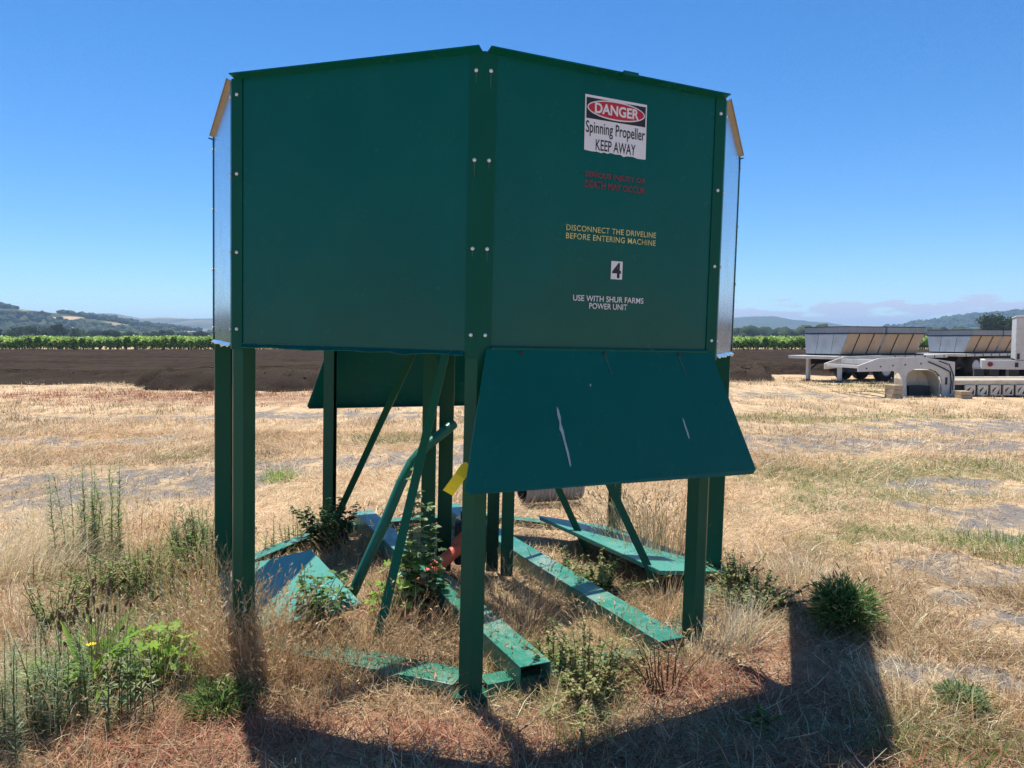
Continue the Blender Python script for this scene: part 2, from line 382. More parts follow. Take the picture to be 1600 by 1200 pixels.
c = ramp(n, l, a1, [(0.3, (0.018, 0.013, 0.010)), (0.55, (0.042, 0.031, 0.024)), (0.78, (0.085, 0.065, 0.050))])
c = mixc(n, l, ramp(n, l, a2, [(0.42, (0, 0, 0)), (0.62, (0.6,) * 3)]), c, (0.075, 0.057, 0.044))
l.new(c, b.inputs['Base Color']); b.inputs['Roughness'].default_value = 1.0; b.inputs['Specular IOR Level'].default_value = 0.0
bump(n, l, b, a1, 0.9, 0.12)
M_SOIL = m
tag(np_obj('ploughed_field', np.stack([FX, FY, FZ], -1).reshape(-1, 3), FF, None, M_SOIL, smooth=True), kind='structure')

# ------------------------------------------------------------------ the octagonal green machine
OR_, OH, OZ = 1.6984, 1.2699, 1.5626
SIDE = 2 * OR_ * math.sin(math.pi / 8); APO = OR_ * math.cos(math.pi / 8); ZT = OZ + OH
MW = Matrix.Translation((-0.269, 5.0005, 0)) @ Matrix.Rotation(0.007, 4, 'X') @ Matrix.Rotation(0.0247, 4, 'Y') @ Matrix.Rotation(0.0479, 4, 'Z')
mach = empty('wind_machine'); mach.matrix_world = MW
tag(mach, 'large dark green octagonal steel farm machine on tall legs with a danger sign', 'farm machine')
INV = MW.inverted()
def loc(x, y, z): return INV @ Vector((x, y, z))
def frame(deg):
    a = math.radians(deg); nrm = Vector((math.cos(a), math.sin(a), 0)); t = Vector((-nrm.y, nrm.x, 0)); return nrm, t
def onface(deg, u, z, off=0.0):
    nrm, t = frame(deg); return nrm * (APO + off) + t * u + Vector((0, 0, z))
BULGE = 0.010; ZC = OZ + OH / 2
def bulge(u, z): return BULGE * (1 - min(1, max(abs(u) / (SIDE / 2), abs(z - ZC) / (OH / 2))))
FACES = {'front_left': -112.5, 'front_right': -67.5, 'right': -22.5, 'back_right': 22.5, 'rear_right': 67.5, 'rear_left': 112.5, 'back_left': 157.5, 'left': 202.5}
panels = {}
for key, deg in FACES.items():
    galv = key in ('left', 'right'); mt = M_GALV if galv else M_GREEN
    mb = MB(); hw = SIDE / 2 - 0.004
    P = [onface(deg, -hw, OZ), onface(deg, hw, OZ), onface(deg, hw, ZT), onface(deg, -hw, ZT), onface(deg, 0.0, ZC, BULGE * (1.6 if galv else 1))]
    Q = [onface(deg, -hw, OZ, -.004), onface(deg, hw, OZ, -.004), onface(deg, hw, ZT, -.004), onface(deg, -hw, ZT, -.004), onface(deg, 0.0, ZC, BULGE - .004)]
    mb.add(P + Q, [(0, 1, 4), (1, 2, 4), (2, 3, 4), (3, 0, 4), (6, 5, 9), (7, 6, 9), (8, 7, 9), (5, 8, 9), (0, 5, 6, 1), (2, 7, 8, 3), (1, 6, 7, 2), (3, 8, 5, 0)])
    pn = mb.build('side_panel', mt, mach); panels[key] = pn
    if galv: pn['label'] = 'bare galvanised side panel with a cross crease'
    # folded lip along the bottom edge, slightly dented
    if key not in ('front_right', 'rear_left'):
        mb = MB(); K = 26; rows = []
        for i in range(K + 1):
            u = -SIDE / 2 + 0.06 + (SIDE - 0.12) * i / K
            w = 0.004 * math.sin(i * 1.3) + (0.010 if i in (8, 9, 19, 20) else 0)
            rows.append([onface(deg, u, OZ - 0.001, 0.002), onface(deg, u, OZ - 0.016 - w * .6, 0.020 + w), onface(deg, u, OZ - 0.020 - w * .6, 0.018 + w), onface(deg, u, OZ - 0.006, -0.002)])
        b0 = [v for r_ in rows for v in r_]
        fs = [(i * 4 + k, (i + 1) * 4 + k, (i + 1) * 4 + (k + 1) % 4, i * 4 + (k + 1) % 4) for i in range(K) for k in range(4)] + [(3, 2, 1, 0), (K * 4, K * 4 + 1, K * 4 + 2, K * 4 + 3)]
        mb.add(b0, fs); mb.build('bottom_lip', M_GALV if galv else M_GREEN, pn)
    # outward flange along the top
    mb = MB(); hw = SIDE / 2 - (0.014 if not galv else 0.045)
    o1 = 0.045 if not galv else 0.028; zt = 0.004
    A = [(0.0, ZT - 0.002), (o1, ZT + zt + 0.006), (o1 + 0.001, ZT + zt - 0.002), (o1 - 0.003, ZT + zt - 0.002), (o1 - 0.004, ZT + zt + 0.001), (0.0, ZT - 0.008)]
    vs = [onface(deg, -hw, z, o) for o, z in A] + [onface(deg, hw + o1 * 0.2, z, o) for o, z in A]
    k = len(A); mb.add(vs, [tuple(range(k))[::-1], tuple(range(k, 2 * k))] + [(i, (i + 1) % k, (i + 1) % k + k, i + k) for i in range(k)])
    mb.build('top_flange', M_TANREFL if galv else mt, pn)
    if key == 'front_right':
        mb = MB(); vs = [onface(deg, u, z, o) for u in (0.02, 0.10) for o, z in ((0.0, ZT + 0.004), (o1 + 0.005, ZT + 0.017), (o1 + 0.005, ZT - 0.002), (0.0, ZT - 0.004))]
        mb.add(vs, [(3, 2, 1, 0), (4, 5, 6, 7)] + [(i, (i + 1) % 4, (i + 1) % 4 + 4, i + 4) for i in range(4)]); mb.build('flange_splice', mt, pn)

bolt_mb = MB().tube([(0, 0, -0.002), (0, 0, 0.004), (0, 0, 0.006)], [0.009, 0.0085, 0.005], 8)
bolt_me = bolt_mb.mesh('bolt', M_BOLT, True); bolt_dark = bolt_mb.mesh('dark_bolt', plain('rusty_bolt', (.05, .03, .025), .7), True)
VERTS = {'front': -90, 'front_right': -45, 'right': 0, 'back_right': 45, 'back': 90, 'back_left': 135, 'left': 180, 'front_left': 225}
for key, deg in VERTS.items():
    a = math.radians(deg); c0 = Vector((math.cos(a), math.sin(a))) * (OR_ + 0.007)
    n1_, t1_ = frame(deg - 22.5); n2_, t2_ = frame(deg + 22.5)
    d1 = Vector((-t1_.x, -t1_.y)); d2 = Vector((t2_.x, t2_.y))          # along the two faces, away from the corner
    i1 = Vector((-n1_.x, -n1_.y)); i2 = Vector((-n2_.x, -n2_.y))
    sw = 0.062
    strip = MB().profile([c0 + d1 * sw, c0, c0 + d2 * sw], 0.004, OZ - 0.03, ZT - 0.004).build('corner_strip', M_STRIP, mach)
    ci = c0 * ((OR_ - 0.003) / (OR_ + 0.007)); lw = 0.058; rt = 0.095
    leg = MB().profile([ci + d1 * lw + i1 * rt, ci + d1 * lw, ci, ci + d2 * lw, ci + d2 * lw + i2 * rt], 0.006, -0.10, OZ - 0.012)
    lg = leg.build('leg', M_GREENLEG, mach, bevel=0.003)
    MB().box(c0.x * .955 - .075, c0.x * .955 + .075, c0.y * .965 - .075, c0.y * .965 + .075, -0.03, 0.022).build('foot_plate', M_GREENLEG, lg)
    for fdeg, sgn in ((deg - 22.5, 1), (deg + 22.5, -1)):
        for z in (2.752, 2.378, 2.003, 1.632):
            nr, tt = frame(fdeg); p = onface(fdeg, sgn * (SIDE / 2 - 0.030), z, 0.0075)
            dup(bolt_me, 'bolt', strip, p, nr.to_track_quat('Z', 'Y').to_euler())

# hinged flaps hanging below two opposite faces
def make_flap(deg):
    hw = SIDE / 2 - 0.035; w2 = SIDE / 2 + 0.125; zt, zb_ = OZ + 0.012, OZ - 0.560; ot, ob = 0.016, 0.196
    mb = MB(); q = [onface(deg, -hw, zt, ot), onface(deg, hw, zt, ot), onface(deg, w2, zb_, ob), onface(deg, w2 - .02, zb_ - .022, ob + .004), onface(deg, -w2 + .02, zb_ - .022, ob + .004), onface(deg, -w2, zb_, ob)]
    mb.sheet(q[::-1], 0.005)
    q2 = [onface(deg, -w2 + .02, zb_ - .020, ob + .001), onface(deg, w2 - .02, zb_ - .020, ob + .001), onface(deg, w2 - .03, zb_ - .012, ob - .045), onface(deg, -w2 + .03, zb_ - .012, ob - .045)]
    mb.sheet(q2, 0.004)
    f = mb.build('flap', M_GREEN, mach)
    MB().tube([onface(deg, -hw + .02, zt + .002, ot - .004), onface(deg, hw - .02, zt + .002, ot - .004)], 0.009, 8).build('hinge', M_GREEN, f)
    return f
flap = make_flap(-67.5); make_flap(112.5)
def flapuv(u, v):
    """u across, v 0 (hinge) to 1 (bottom) on the front flap, just proud of the sheet"""
    nr, tt = frame(-67.5); p = onface(-67.5, u, OZ + 0.012 - 0.572 * v, 0.016 + 0.180 * v)
    return p + (nr * 0.572 + Vector((0, 0, 1)) * 0.18).normalized() * 0.0015
def decal(pts, name, mat, parent):
    MB().sheet([flapuv(*p) for p in pts][::-1], 0.001).build(name, mat, parent)
decal([(-.305, .44), (-.297, .46), (-.291, .52), (-.293, .57), (-.285, .62), (-.281, .70), (-.272, .78), (-.268, .88), (-.274, .89), (-.281, .80), (-.290, .70), (-.296, .64), (-.305, .61), (-.300, .56), (-.307, .5)][::-1], 'scrape', M_SCRAPE, flap)
decal([(.372, .55), (.380, .57), (.386, .62), (.392, .66), (.397, .71), (.392, .73), (.384, .67), (.378, .62)][::-1], 'scrape', M_SCRAPE, flap)
decal([(-.12, .27), (-.115, .265), (-.112, .28), (-.118, .29)][::-1], 'scrape', M_SCRAPE, flap)
decal([(-.022, .04), (-.014, .04), (.010, .20), (.006, .20)][::-1], 'drip_streak', M_STREAK, flap)
decal([(.405, .05), (.413, .05), (.440, .21), (.436, .21)][::-1], 'drip_streak', M_STREAK, flap)
for u in (-.45, -.02, .41):
    dup(bolt_dark, 'bolt', flap, flapuv(u, .03), (math.radians(80), 0, math.radians(22.5)))

# base ring on the ground, fork pockets, two low flaps lying inside the ring
for key, deg in FACES.items():
    mb = MB(); nr, tt = frame(deg); hw = SIDE / 2 - 0.09
    for (o0, o1, z0, z1) in ((-0.115 - (.07 if key in ('right', 'front_left') else 0), -0.012, 0.045, 0.052), (-0.017, -0.011, -0.06, 0.045)):
        vs = [onface(deg, u, z, o) for u in (-hw, hw) for o, z in ((o0, z0), (o1, z0), (o1, z1), (o0, z1))]
        mb.add(vs, [(0, 1, 2, 3), (7, 6, 5, 4)] + [(i, i + 4, (i + 1) % 4 + 4, (i + 1) % 4) for i in range(4)])
    mb.build('base_rail', M_TUBE, mach, bevel=0.002)
nr, tt = frame(-67.5)
for u in (-.35, .415):
    mb = MB(); w, h, th = 0.080, 0.112, 0.006; y0, y1 = -1.62, 1.56
    def pt(x, z, yy): return nr * (-yy) * 1.0 + tt * (u + x) + Vector((0, 0, z))
    for (xa, xb, za, zb2) in ((-w, w, h, h + th), (-w, w, 0.0, th), (-w, -w + th, th, h), (w - th, w, th, h)):
        vs = [pt(x, z + 0.02, yy) for yy in (y0, y1) for x, z in ((xa, za), (xb, za), (xb, zb2), (xa, zb2))]
        mb.add(vs, [(0, 1, 2, 3), (7, 6, 5, 4)] + [(i, i + 4, (i + 1) % 4 + 4, (i + 1) % 4) for i in range(4)])
    mb.build('fork_pocket', M_TUBE, mach, bevel=0.003)
for q in ([(-1.40, 3.93, .05), (-.80, 3.95, .20), (-1.29, 4.80, .25), (-1.98, 4.95, .06)], [(1.47, 5.02, .04), (.86, 6.22, .04), (.20, 5.88, .22), (.90, 4.52, .20)]):
    qq = [loc(*p) for p in q]
    gf = MB().sheet(qq, 0.006).build('ground_flap', M_FADED_GLARE, mach)
    cen = sum(qq, Vector()) / 4
    mb = MB()
    for i in range(4):
        a_, b_ = qq[i].lerp(cen, .03), qq[(i + 1) % 4].lerp(cen, .03); dn = Vector((0, 0, .03))
        mb.sheet([a_ - Vector((0, 0, .007)), b_ - Vector((0, 0, .007)), b_ - dn, a_ - dn], 0.004)
    mb.build('edge_fold', M_FADED_GLARE, gf)

# braces and inner uprights carrying the gearbox and propeller
APEX = Vector((0.0, 0.0, 2.45))
for foot, top in (((-.70, 3.80, .02), None), ((-1.47, 6.05, .05), None), ((.92, 4.62, .03), None), ((.55, 5.5, .05), (-.22, 5.5, 1.72))):
    f_ = loc(*foot); t_ = loc(*top) if top else f_.lerp(APEX, 0.94)
    d_ = (t_ - f_).normalized(); sd = d_.cross(Vector((0, -1, 0))).normalized()
    mb = MB(); mb.bar(f_, t_, 0.048, 0.005, up=(0, -1, 0)); mb.bar(f_ + sd * .0215 + Vector((0, .024, 0)), t_ + sd * .0215 + Vector((0, .024, 0)), 0.005, 0.044, up=(0, -1, 0))
    mb.build('brace', M_GREENLEG, mach)
for x0, x1, yy in ((-.345, -.255, -.05), (-.240, -.145, .05), (.095, .175, .05), (.19, .27, -.05)):
    MB().profile([(x0, yy + .07), (x0, yy), (x1, yy), (x1, yy + .07)], 0.005, 0.03, 2.30).build('inner_upright', M_GREENLEG, mach)
MB().box(-.36, .30, -.09, -.055, 1.86, 1.94).build('cross_beam', M_GREENLEG, mach)
MB().box(-.36, .30, .125, .16, 1.86, 1.94).build('cross_beam', M_GREENLEG, mach)
gb = MB().box(-.12, .09, -.12, .12, .12, .40).build('gearbox', M_DARK, mach, bevel=0.02)
MB().tube([(-.015, 0, .40), (-.015, 0, .46)], .07, 14).build('gearbox_collar', M_DARK, gb, smooth=True)
MB().tube([(-.015, 0, .46), (-.015, 0, 2.36)], .022, 10).build('drive_shaft', M_DARK, mach, smooth=True)
p0 = Vector((-.02, -.10, .30)); p1 = loc(-.62, 4.42, .10)
orange = MB().tube([p0, p0.lerp(p1, .18), p0.lerp(p1, .22), p0.lerp(p1, .75), p0.lerp(p1, .8), p1], [.075, .062, .04, .04, .055, .06], 14).build('driveline_guard', M_ORANGE, mach, smooth=True)
prop = MB().tube([(-.015, 0, 2.36), (-.015, 0, 2.40), (-.015, 0, 2.46)], [.09, .09, .05], 14).build('propeller_hub', M_DARK, mach, smooth=True)
for s in (-1, 1):
    dv = Vector((math.cos(.7), math.sin(.7), 0)) * s; pv = Vector((-dv.y, dv.x, 0)); c_ = Vector((-.015, 0, 2.41))
    MB().sheet([c_ + dv * .08 - pv * .06 + Vector((0, 0, .03)), c_ + dv * 1.3 - pv * .05 + Vector((0, 0, .015)), c_ + dv * 1.3 + pv * .05 - Vector((0, 0, .015)), c_ + dv * .08 + pv * .06 - Vector((0, 0, .03))], 0.012).build('propeller_blade', M_DARK, prop)
pts = [loc(-.98, 4.45, .02), loc(-.86, 4.50, .30), loc(-.76, 4.55, .52), loc(-.68, 4.60, .72), loc(-.62, 4.66, .84), loc(-.54, 4.72, .93), loc(-.46, 4.80, .99), loc(-.38, 4.90, 1.05)]
MB().tube(pts, .032, 12).build('bent_pipe', paint('green_pipe_paint', (.008, .13, .085), (.1, .2, .15), .4, .4, .3, .15), mach, smooth=True)

# pale runs below the bolts of the front corner
for fdeg, sgn in ((-112.5, 1), (-67.5, -1)):
    for k, z in enumerate((2.752, 2.378, 2.003)):
        uu = sgn * (SIDE / 2 - .030); w_ = .0035; ln = .022 + .02 * ((k * 7 + int(sgn)) % 3)
        MB().sheet([onface(fdeg, uu - w_, z - .012, .0082), onface(fdeg, uu + w_, z - .012, .0082), onface(fdeg, uu + w_ * .4, z - .012 - ln, .0082), onface(fdeg, uu - w_ * .4, z - .012 - ln, .0082)][::-1], .0008).build('drip_streak', M_STREAK, mach)
# signs and lettering on the front right panel
def facemap(o, deg, off):
    me = o.data
    for v_ in me.vertices: v_.co = onface(deg, v_.co.x, v_.co.y, off + bulge(v_.co.x, v_.co.y))
    me.update()
def flat(name, pts, mat, off, parent, deg=-67.5):
    n_ = len(pts); me = bpy.data.meshes.new(name); me.from_pydata([(p[0], p[1], 0) for p in pts], [], [tuple(range(n_))]); me.materials.append(mat)
    o = link(bpy.data.objects.new(name, me), parent); facemap(o, deg, off); return o
def text(name, s, rect, mat, off, parent, bold=0.0, deg=-67.5, sp=1.0):
    cu = bpy.data.curves.new(name, 'FONT'); cu.body = s; cu.size = 1.0; cu.offset = bold; cu.resolution_u = 4; cu.space_character = sp
    ob = bpy.data.objects.new(name, cu); COL.objects.link(ob)
    dg = bpy.context.evaluated_depsgraph_get(); dg.update()
    me = bpy.data.meshes.new_from_object(ob.evaluated_get(dg)); bpy.data.objects.remove(ob)
    co = np.array([v_.co[:] for v_ in me.vertices]); lo, hi = co.min(0), co.max(0)
    u0, u1, z0, z1 = rect
    for v_, c_ in zip(me.vertices, co):
        v_.co = (u0 + (c_[0] - lo[0]) / (hi[0] - lo[0]) * (u1 - u0), z0 + (c_[1] - lo[1]) / (hi[1] - lo[1]) * (z1 - z0), 0)
    me.materials.clear(); me.materials.append(mat); me.name = name
    o = link(bpy.data.objects.new(name, me), parent); facemap(o, deg, off); return o
u0, u1, z0, z1 = -.153, .183, 2.478, 2.730
bot = [(u0 + (u1 - u0) * t, z0 + d_) for t, d_ in ((0, .004), (.12, .001), (.2, .003), (.27, -.001), (.31, .004), (.37, 0), (.42, .006), (.5, .002), (.58, .004), (.63, -.004), (.68, .001), (.78, .003), (.86, -.003), (1, -.002))]
sign = flat('danger_sign', bot + [(u1, z1), (u0, z1)], M_WHITE, .0030, mach)
flat('sign_header', [(u0 + .007, 2.625), (u1 - .007, 2.625), (u1 - .007, z1 - .012), (u0 + .007, z1 - .012)], M_BLACK, .0038, sign)
uc, zc_ = (u0 + u1) / 2, 2.6755
for nm, rx, rz, mt, of in (('oval_border', .157, .0435, M_WHITE, .0046), ('oval', .151, .0375, M_RED, .0054)):
    flat(nm, [(uc + rx * math.cos(t), zc_ + rz * math.sin(t)) for t in np.linspace(0, 2 * math.pi, 40, endpoint=False)], mt, of, sign)
text('danger_word', 'DANGER', (uc - .118, uc + .122, 2.652, 2.700), M_WHITE, .0062, sign, bold=0.03)
text('sign_line', 'Spinning Propeller', (u0 + .006, u1 - .008, 2.545, 2.615), M_BLACK, .0038, sign, bold=0.012)
text('sign_line', 'KEEP AWAY', (uc - .108, uc + .110, 2.487, 2.537), M_BLACK, .0038, sign, bold=0.012)
text('faded_warning', 'SERIOUS INJURY OR', (-.145, .187, 2.357, 2.388), M_REDFADE, .0030, mach, bold=0.03)
text('faded_warning', 'DEATH MAY OCCUR', (-.145, .186, 2.315, 2.347), M_REDFADE, .0030, mach, bold=0.03)
text('driveline_warning', 'DISCONNECT THE DRIVELINE', (-.233, .258, 2.115, 2.141), M_YELPRINT, .0030, mach, bold=0.006, sp=1.08)
text('driveline_warning', 'BEFORE ENTERING MACHINE', (-.234, .258, 2.078, 2.104), M_YELPRINT, .0030, mach, bold=0.006, sp=1.08)
num = flat('number_plate', [(.011, 1.908), (.074, 1.908), (.074, 1.992), (.011, 1.992)], M_WHITE, .0030, mach)
text('number', '4', (.017, .066, 1.914, 1.985), M_BLACK, .0038, num, bold=0.025)
text('usage_note', 'USE WITH SHUR FARMS', (-.186, .201, 1.800, 1.827), M_WHITE, .0030, mach, bold=0.008)
text('usage_note', 'POWER UNIT', (-.099, .110, 1.766, 1.793), M_WHITE, .0030, mach, bold=0.008)

# yellow tag tied to the front leg
tg = MB(); c0 = loc(-.188, 3.235, 1.065); dx = Vector((-.085, -.005, -.128)); sd = Vector((.034, .004, -.020))
rows = [(0, .55, 0), (.12, 1, .002), (.4, 1, .012), (.7, 1, .010), (1.0, 1.02, -.004)]
vs = []
for t, w_, bend in rows:
    for s in (-1, 1): vs.append(c0 + dx * t + sd * (s * w_ * .62) + Vector((0, -bend, 0)))
vs2 = [v_ + Vector((0, .0015, 0)) for v_ in vs]; k = len(vs)
fs = [(2 * i, 2 * i + 1, 2 * i + 3, 2 * i + 2) for i in range(4)] + [(k + 2 * i + 2, k + 2 * i + 3, k + 2 * i + 1, k + 2 * i) for i in range(4)] + [(0, k, k + 1, 1), (8, 9, k + 9, k + 8)] + [(2 * i + 2, k + 2 * i + 2, k + 2 * i, 2 * i) for i in range(4)] + [(2 * i + 1, k + 2 * i + 1, k + 2 * i + 3, 2 * i + 3) for i in range(4)]
tg.add(vs + vs2, fs)
tago = tg.build('plastic_tag', M_YELLOW); tago.matrix_world = MW
tag(tago, 'narrow yellow plastic tag tied to the front leg', 'tag')
MB().tube([c0 + Vector((0, .0, -.004)), c0 + Vector((.012, .006, .012)), c0 + Vector((.03, .03, .016))], .003, 6).build('tie', M_DARK, tago)

# ------------------------------------------------------------------ leaf and blade generators (numpy)
def norm(a): return a / np.maximum(1e-9, np.linalg.norm(a, axis=-1, keepdims=True))
T_LEAF = (np.array([(0, 0, 0), (.3, -.5, .05), (.3, .5, .05), (.68, -.4, .05), (.68, .4, .05), (1, 0, 0)], float), np.array([(0, 1, 2), (1, 3, 2), (2, 3, 4), (3, 5, 4)]))
T_LOBE = (np.array([(0, 0, 0), (.18, -.16, .02), (.10, -.5, .06), (.38, -.26, .03), (.46, -.62, .07), (.62, -.26, .03), (.80, -.36, .05), (1, 0, 0), (.80, .36, .05), (.62, .26, .03), (.46, .62, .07), (.38, .26, .03), (.10, .5, .06), (.18, .16, .02), (.5, 0, -.02)], float),
          np.array([(14, i, i + 1) for i in range(13)] + [(14, 13, 0)]))
T_QUAD = (np.array([(0, -.5, 0), (0, .5, 0), (1, .45, 0), (1, -.45, 0)], float), np.array([(0, 3, 1), (1, 3, 2)]))
def leaves(T, P, D, N, L, W, col, droop=0.0):
    """instances of a leaf template as one vertex/face/colour soup"""
    tv, tf = T; P = np.asarray(P, float); n_ = len(P)
    D = norm(D); S = norm(np.cross(N, D)); U = np.cross(D, S)
    L = np.broadcast_to(np.asarray(L, float), (n_,)); W = np.broadcast_to(np.asarray(W, float), (n_,)); dr = np.broadcast_to(np.asarray(droop, float), (n_,))
    t = tv[None, :, 0:1]; s = tv[None, :, 1:2]; u = tv[None, :, 2:3]
    V = P[:, None] + D[:, None] * t * L[:, None, None] + S[:, None] * s * W[:, None, None] + U[:, None] * u * W[:, None, None]
    V[:, :, 2] -= (dr * L)[:, None] * tv[None, :, 0] ** 2
    F = (tf[None] + (np.arange(n_) * len(tv))[:, None, None]).reshape(-1, 3)
    C = np.repeat(np.asarray(col, float)[:, None], len(tv), 1).reshape(-1, 3)
    return V.reshape(-1, 3), F, C
def merge(parts):
    V, F, C, o = [], [], [], 0
    for v_, f_, c_ in parts: V.append(v_); F.append(np.asarray(f_) + o); C.append(c_); o += len(v_)
    return np.concatenate(V), np.concatenate(F), np.concatenate(C)
def pal(cols, n_, var=0.18):
    cols = np.asarray(cols, float); c_ = cols[RNG.integers(0, len(cols), n_)]
    return np.clip(c_ * (1 + var * RNG.standard_normal((n_, 1))) * (1 + 0.05 * RNG.standard_normal((n_, 3))), 0.004, 0.9)
def strands(P, az, a0, curl, L, W, col, K=3, azc=0.0, tip=0.15):
    """bent tapering ribbons: P base, az heading, a0 angle from vertical, curl added along the length"""
    P = np.asarray(P, float); n_ = len(P); seg = (np.asarray(L) / K)
    pos = P.copy(); V = np.zeros((n_, K + 1, 2, 3)); wa = az + math.pi / 2 + RNG.normal(0, .6, n_)
    sd = np.stack([np.cos(wa), np.sin(wa), np.zeros(n_)], -1)
    for k in range(K + 1):
        w_ = (np.asarray(W) * (1 - (1 - tip) * k / K))[:, None] * 0.5
        V[:, k, 0] = pos - sd * w_; V[:, k, 1] = pos + sd * w_
        th = a0 + curl * (k + .5) / K; ah = az + azc * (k / K)
        pos = pos + np.stack([np.sin(th) * np.cos(ah), np.sin(th) * np.sin(ah), np.cos(th)], -1) * seg[:, None]
    b_ = np.arange(n_)[:, None, None] * (2 * (K + 1)); q = np.array([(2 * k, 2 * k + 1, 2 * k + 3, 2 * k + 2) for k in range(K)])
    F = (q[None] + b_).reshape(-1, 4)
    C = np.repeat(np.asarray(col)[:, None], 2 * (K + 1), 1).reshape(-1, 3)
    return V.reshape(-1, 3), F, C
def rand_dirs(n_, up=0.0):
    d_ = RNG.standard_normal((n_, 3)); d_[:, 2] += up; return norm(d_)

# ------------------------------------------------------------------ vineyard
def vine_row_mesh(seed, Lr):
    n_ = int(130 * Lr); along = RNG.random(n_) ** 1.6 * Lr
    ph = along / 1.5 + seed
    x = RNG.normal(0, .30, n_); z = 0.90 + RNG.random(n_) ** .8 * (0.86 + 0.35 * np.sin(ph * 5.1) * np.sin(ph * 2.3 + seed)) + RNG.normal(0, .06, n_)
    hang = RNG.random(n_) < .22; z[hang] -= RNG.random(hang.sum()) * .6
    P = np.stack([x, along, z], -1); c_ = pal([(.42, .58, .14), (.35, .50, .12), (.54, .64, .22), (.20, .31, .08)], n_, .25)
    a = leaves(T_LEAF, P, rand_dirs(n_), rand_dirs(n_, 1.2), .24 + RNG.random(n_) * .12, .24, c_, .2)
    parts = [a]
    k = int(Lr / 1.5); y = np.arange(k) * 1.5 + .4; Pt = np.stack([RNG.normal(0, .04, k), y, np.zeros(k)], -1)
    v_, f_, c2 = strands(Pt, RNG.random(k) * 6, np.zeros(k), RNG.normal(0, .1, k), np.full(k, 1.15), np.full(k, .10), pal([(.10, .075, .05)], k), 3, tip=.8)
    parts.append((v_, np.concatenate([f_[:, :3], f_[:, [0, 2, 3]]]), c2))
    V, F, C = merge(parts); return np_mesh('vine_row', V, F, C, M_VINE)
vms = [vine_row_mesh(i * 1.7, 24) for i in range(5)]
for i, x in enumerate(np.arange(-96, 88, 1.26)):
    o = link(bpy.data.objects.new('vine_row', vms[(i * 3) % 5])); y = 105 + (fbm(np.array([x * .2]), np.array([0.]), 5)[0] - .5) * 1.5
    o.location = (x, y, 0.04); o.rotation_euler = (0, 0, math.radians(27) + RNG.normal(0, .01)); o.scale = (1, 1, .86 + RNG.random() * .12)
    tag(o, 'leafy green grapevine row ending at the far side of the ploughed soil', 'vine row', 'vineyard rows beyond the ploughed field')

# ------------------------------------------------------------------ trees
def crown_mesh(name, rx, rz, zc, leaf, n_, lobes, cols, seed):
    rg = np.random.default_rng(seed)
    lc = rg.standard_normal((lobes, 3)); lc = lc / np.linalg.norm(lc, axis=1, keepdims=True) * (rg.random((lobes, 1)) ** .5) * .72
    lc[:, 2] = lc[:, 2] * .8 + .05; lr = .24 + rg.random(lobes) * .22
    k = rg.integers(0, lobes, n_); d_ = rg.standard_normal((n_, 3)); d_ /= np.linalg.norm(d_, axis=1, keepdims=True)
    P = lc[k] + d_ * (lr[k] * (.55 + .5 * rg.random(n_)))[:, None]
    sh = .65 + .7 * rg.random(lobes)
    c_ = pal(cols, n_, .2) * sh[k][:, None]
    P = P * np.array([rx, rx, rz]) + np.array([0, 0, zc])
    V, F, C = leaves(T_LEAF, P, rg.standard_normal((n_, 3)), rg.standard_normal((n_, 3)) + np.array([0, 0, .8]), leaf * (.7 + .6 * rg.random(n_)), leaf * .9, c_)
    return np_mesh(name, V, F, C, M_FAR)
M_BARK = plain('bark', (0.085, 0.065, 0.05), 0.9)
OAKC = [(.045, .075, .025), (.06, .09, .03), (.035, .055, .022)]
def tree_at(name, label, px, Y, htop_px, width_px, seed, cols=OAKC, n_=2600, lobes=14, group=None, leafk=1.0, zl=0.0):
    X = dist_x(px, Y); H = CAMH + (530 - htop_px) * Y / FPX; rx = width_px / 2 * Y / FPX * 1.15
    r_ = empty(name, (X, Y, zl)); tag(r_, label, 'tree', group)
    rz = H * .44; zc = H - rz * 0.98
    me = crown_mesh('crown', rx, rz, zc, rx * .10 * leafk, n_, lobes, cols, seed); link(bpy.data.objects.new('crown', me), r_)
    rg = random.Random(seed); mb = MB()
    t0 = H * .045; mb.tube([(0, 0, -.3), (.1, 0, H * .2), (.05, .1, H * .42)], [t0 * 1.2, t0, t0 * .8], 8)
    for k in range(5):
        a = k * 1.3 + rg.random(); e = (math.cos(a) * rx * .55, math.sin(a) * rx * .55, zc + rg.uniform(-.2, .5) * rz)
        mb.tube([(.05, .1, H * .36), (e[0] * .45, e[1] * .45, H * .36 + (e[2] - H * .36) * .6), e], [t0 * .6, t0 * .4, t0 * .15], 6)
    mb.build('trunk', M_BARK, r_, smooth=True); return r_
tree_at('oak_tree', 'broad dark oak tree rising above the far grey bins at right edge', 1562, 215, 485, 56, 7, n_=7000, lobes=24, leafk=.75)
tree_at('oak_tree', 'second dark oak behind the white machine at the right edge', 1612, 235, 490, 55, 8, n_=4500, lobes=18, leafk=.8)
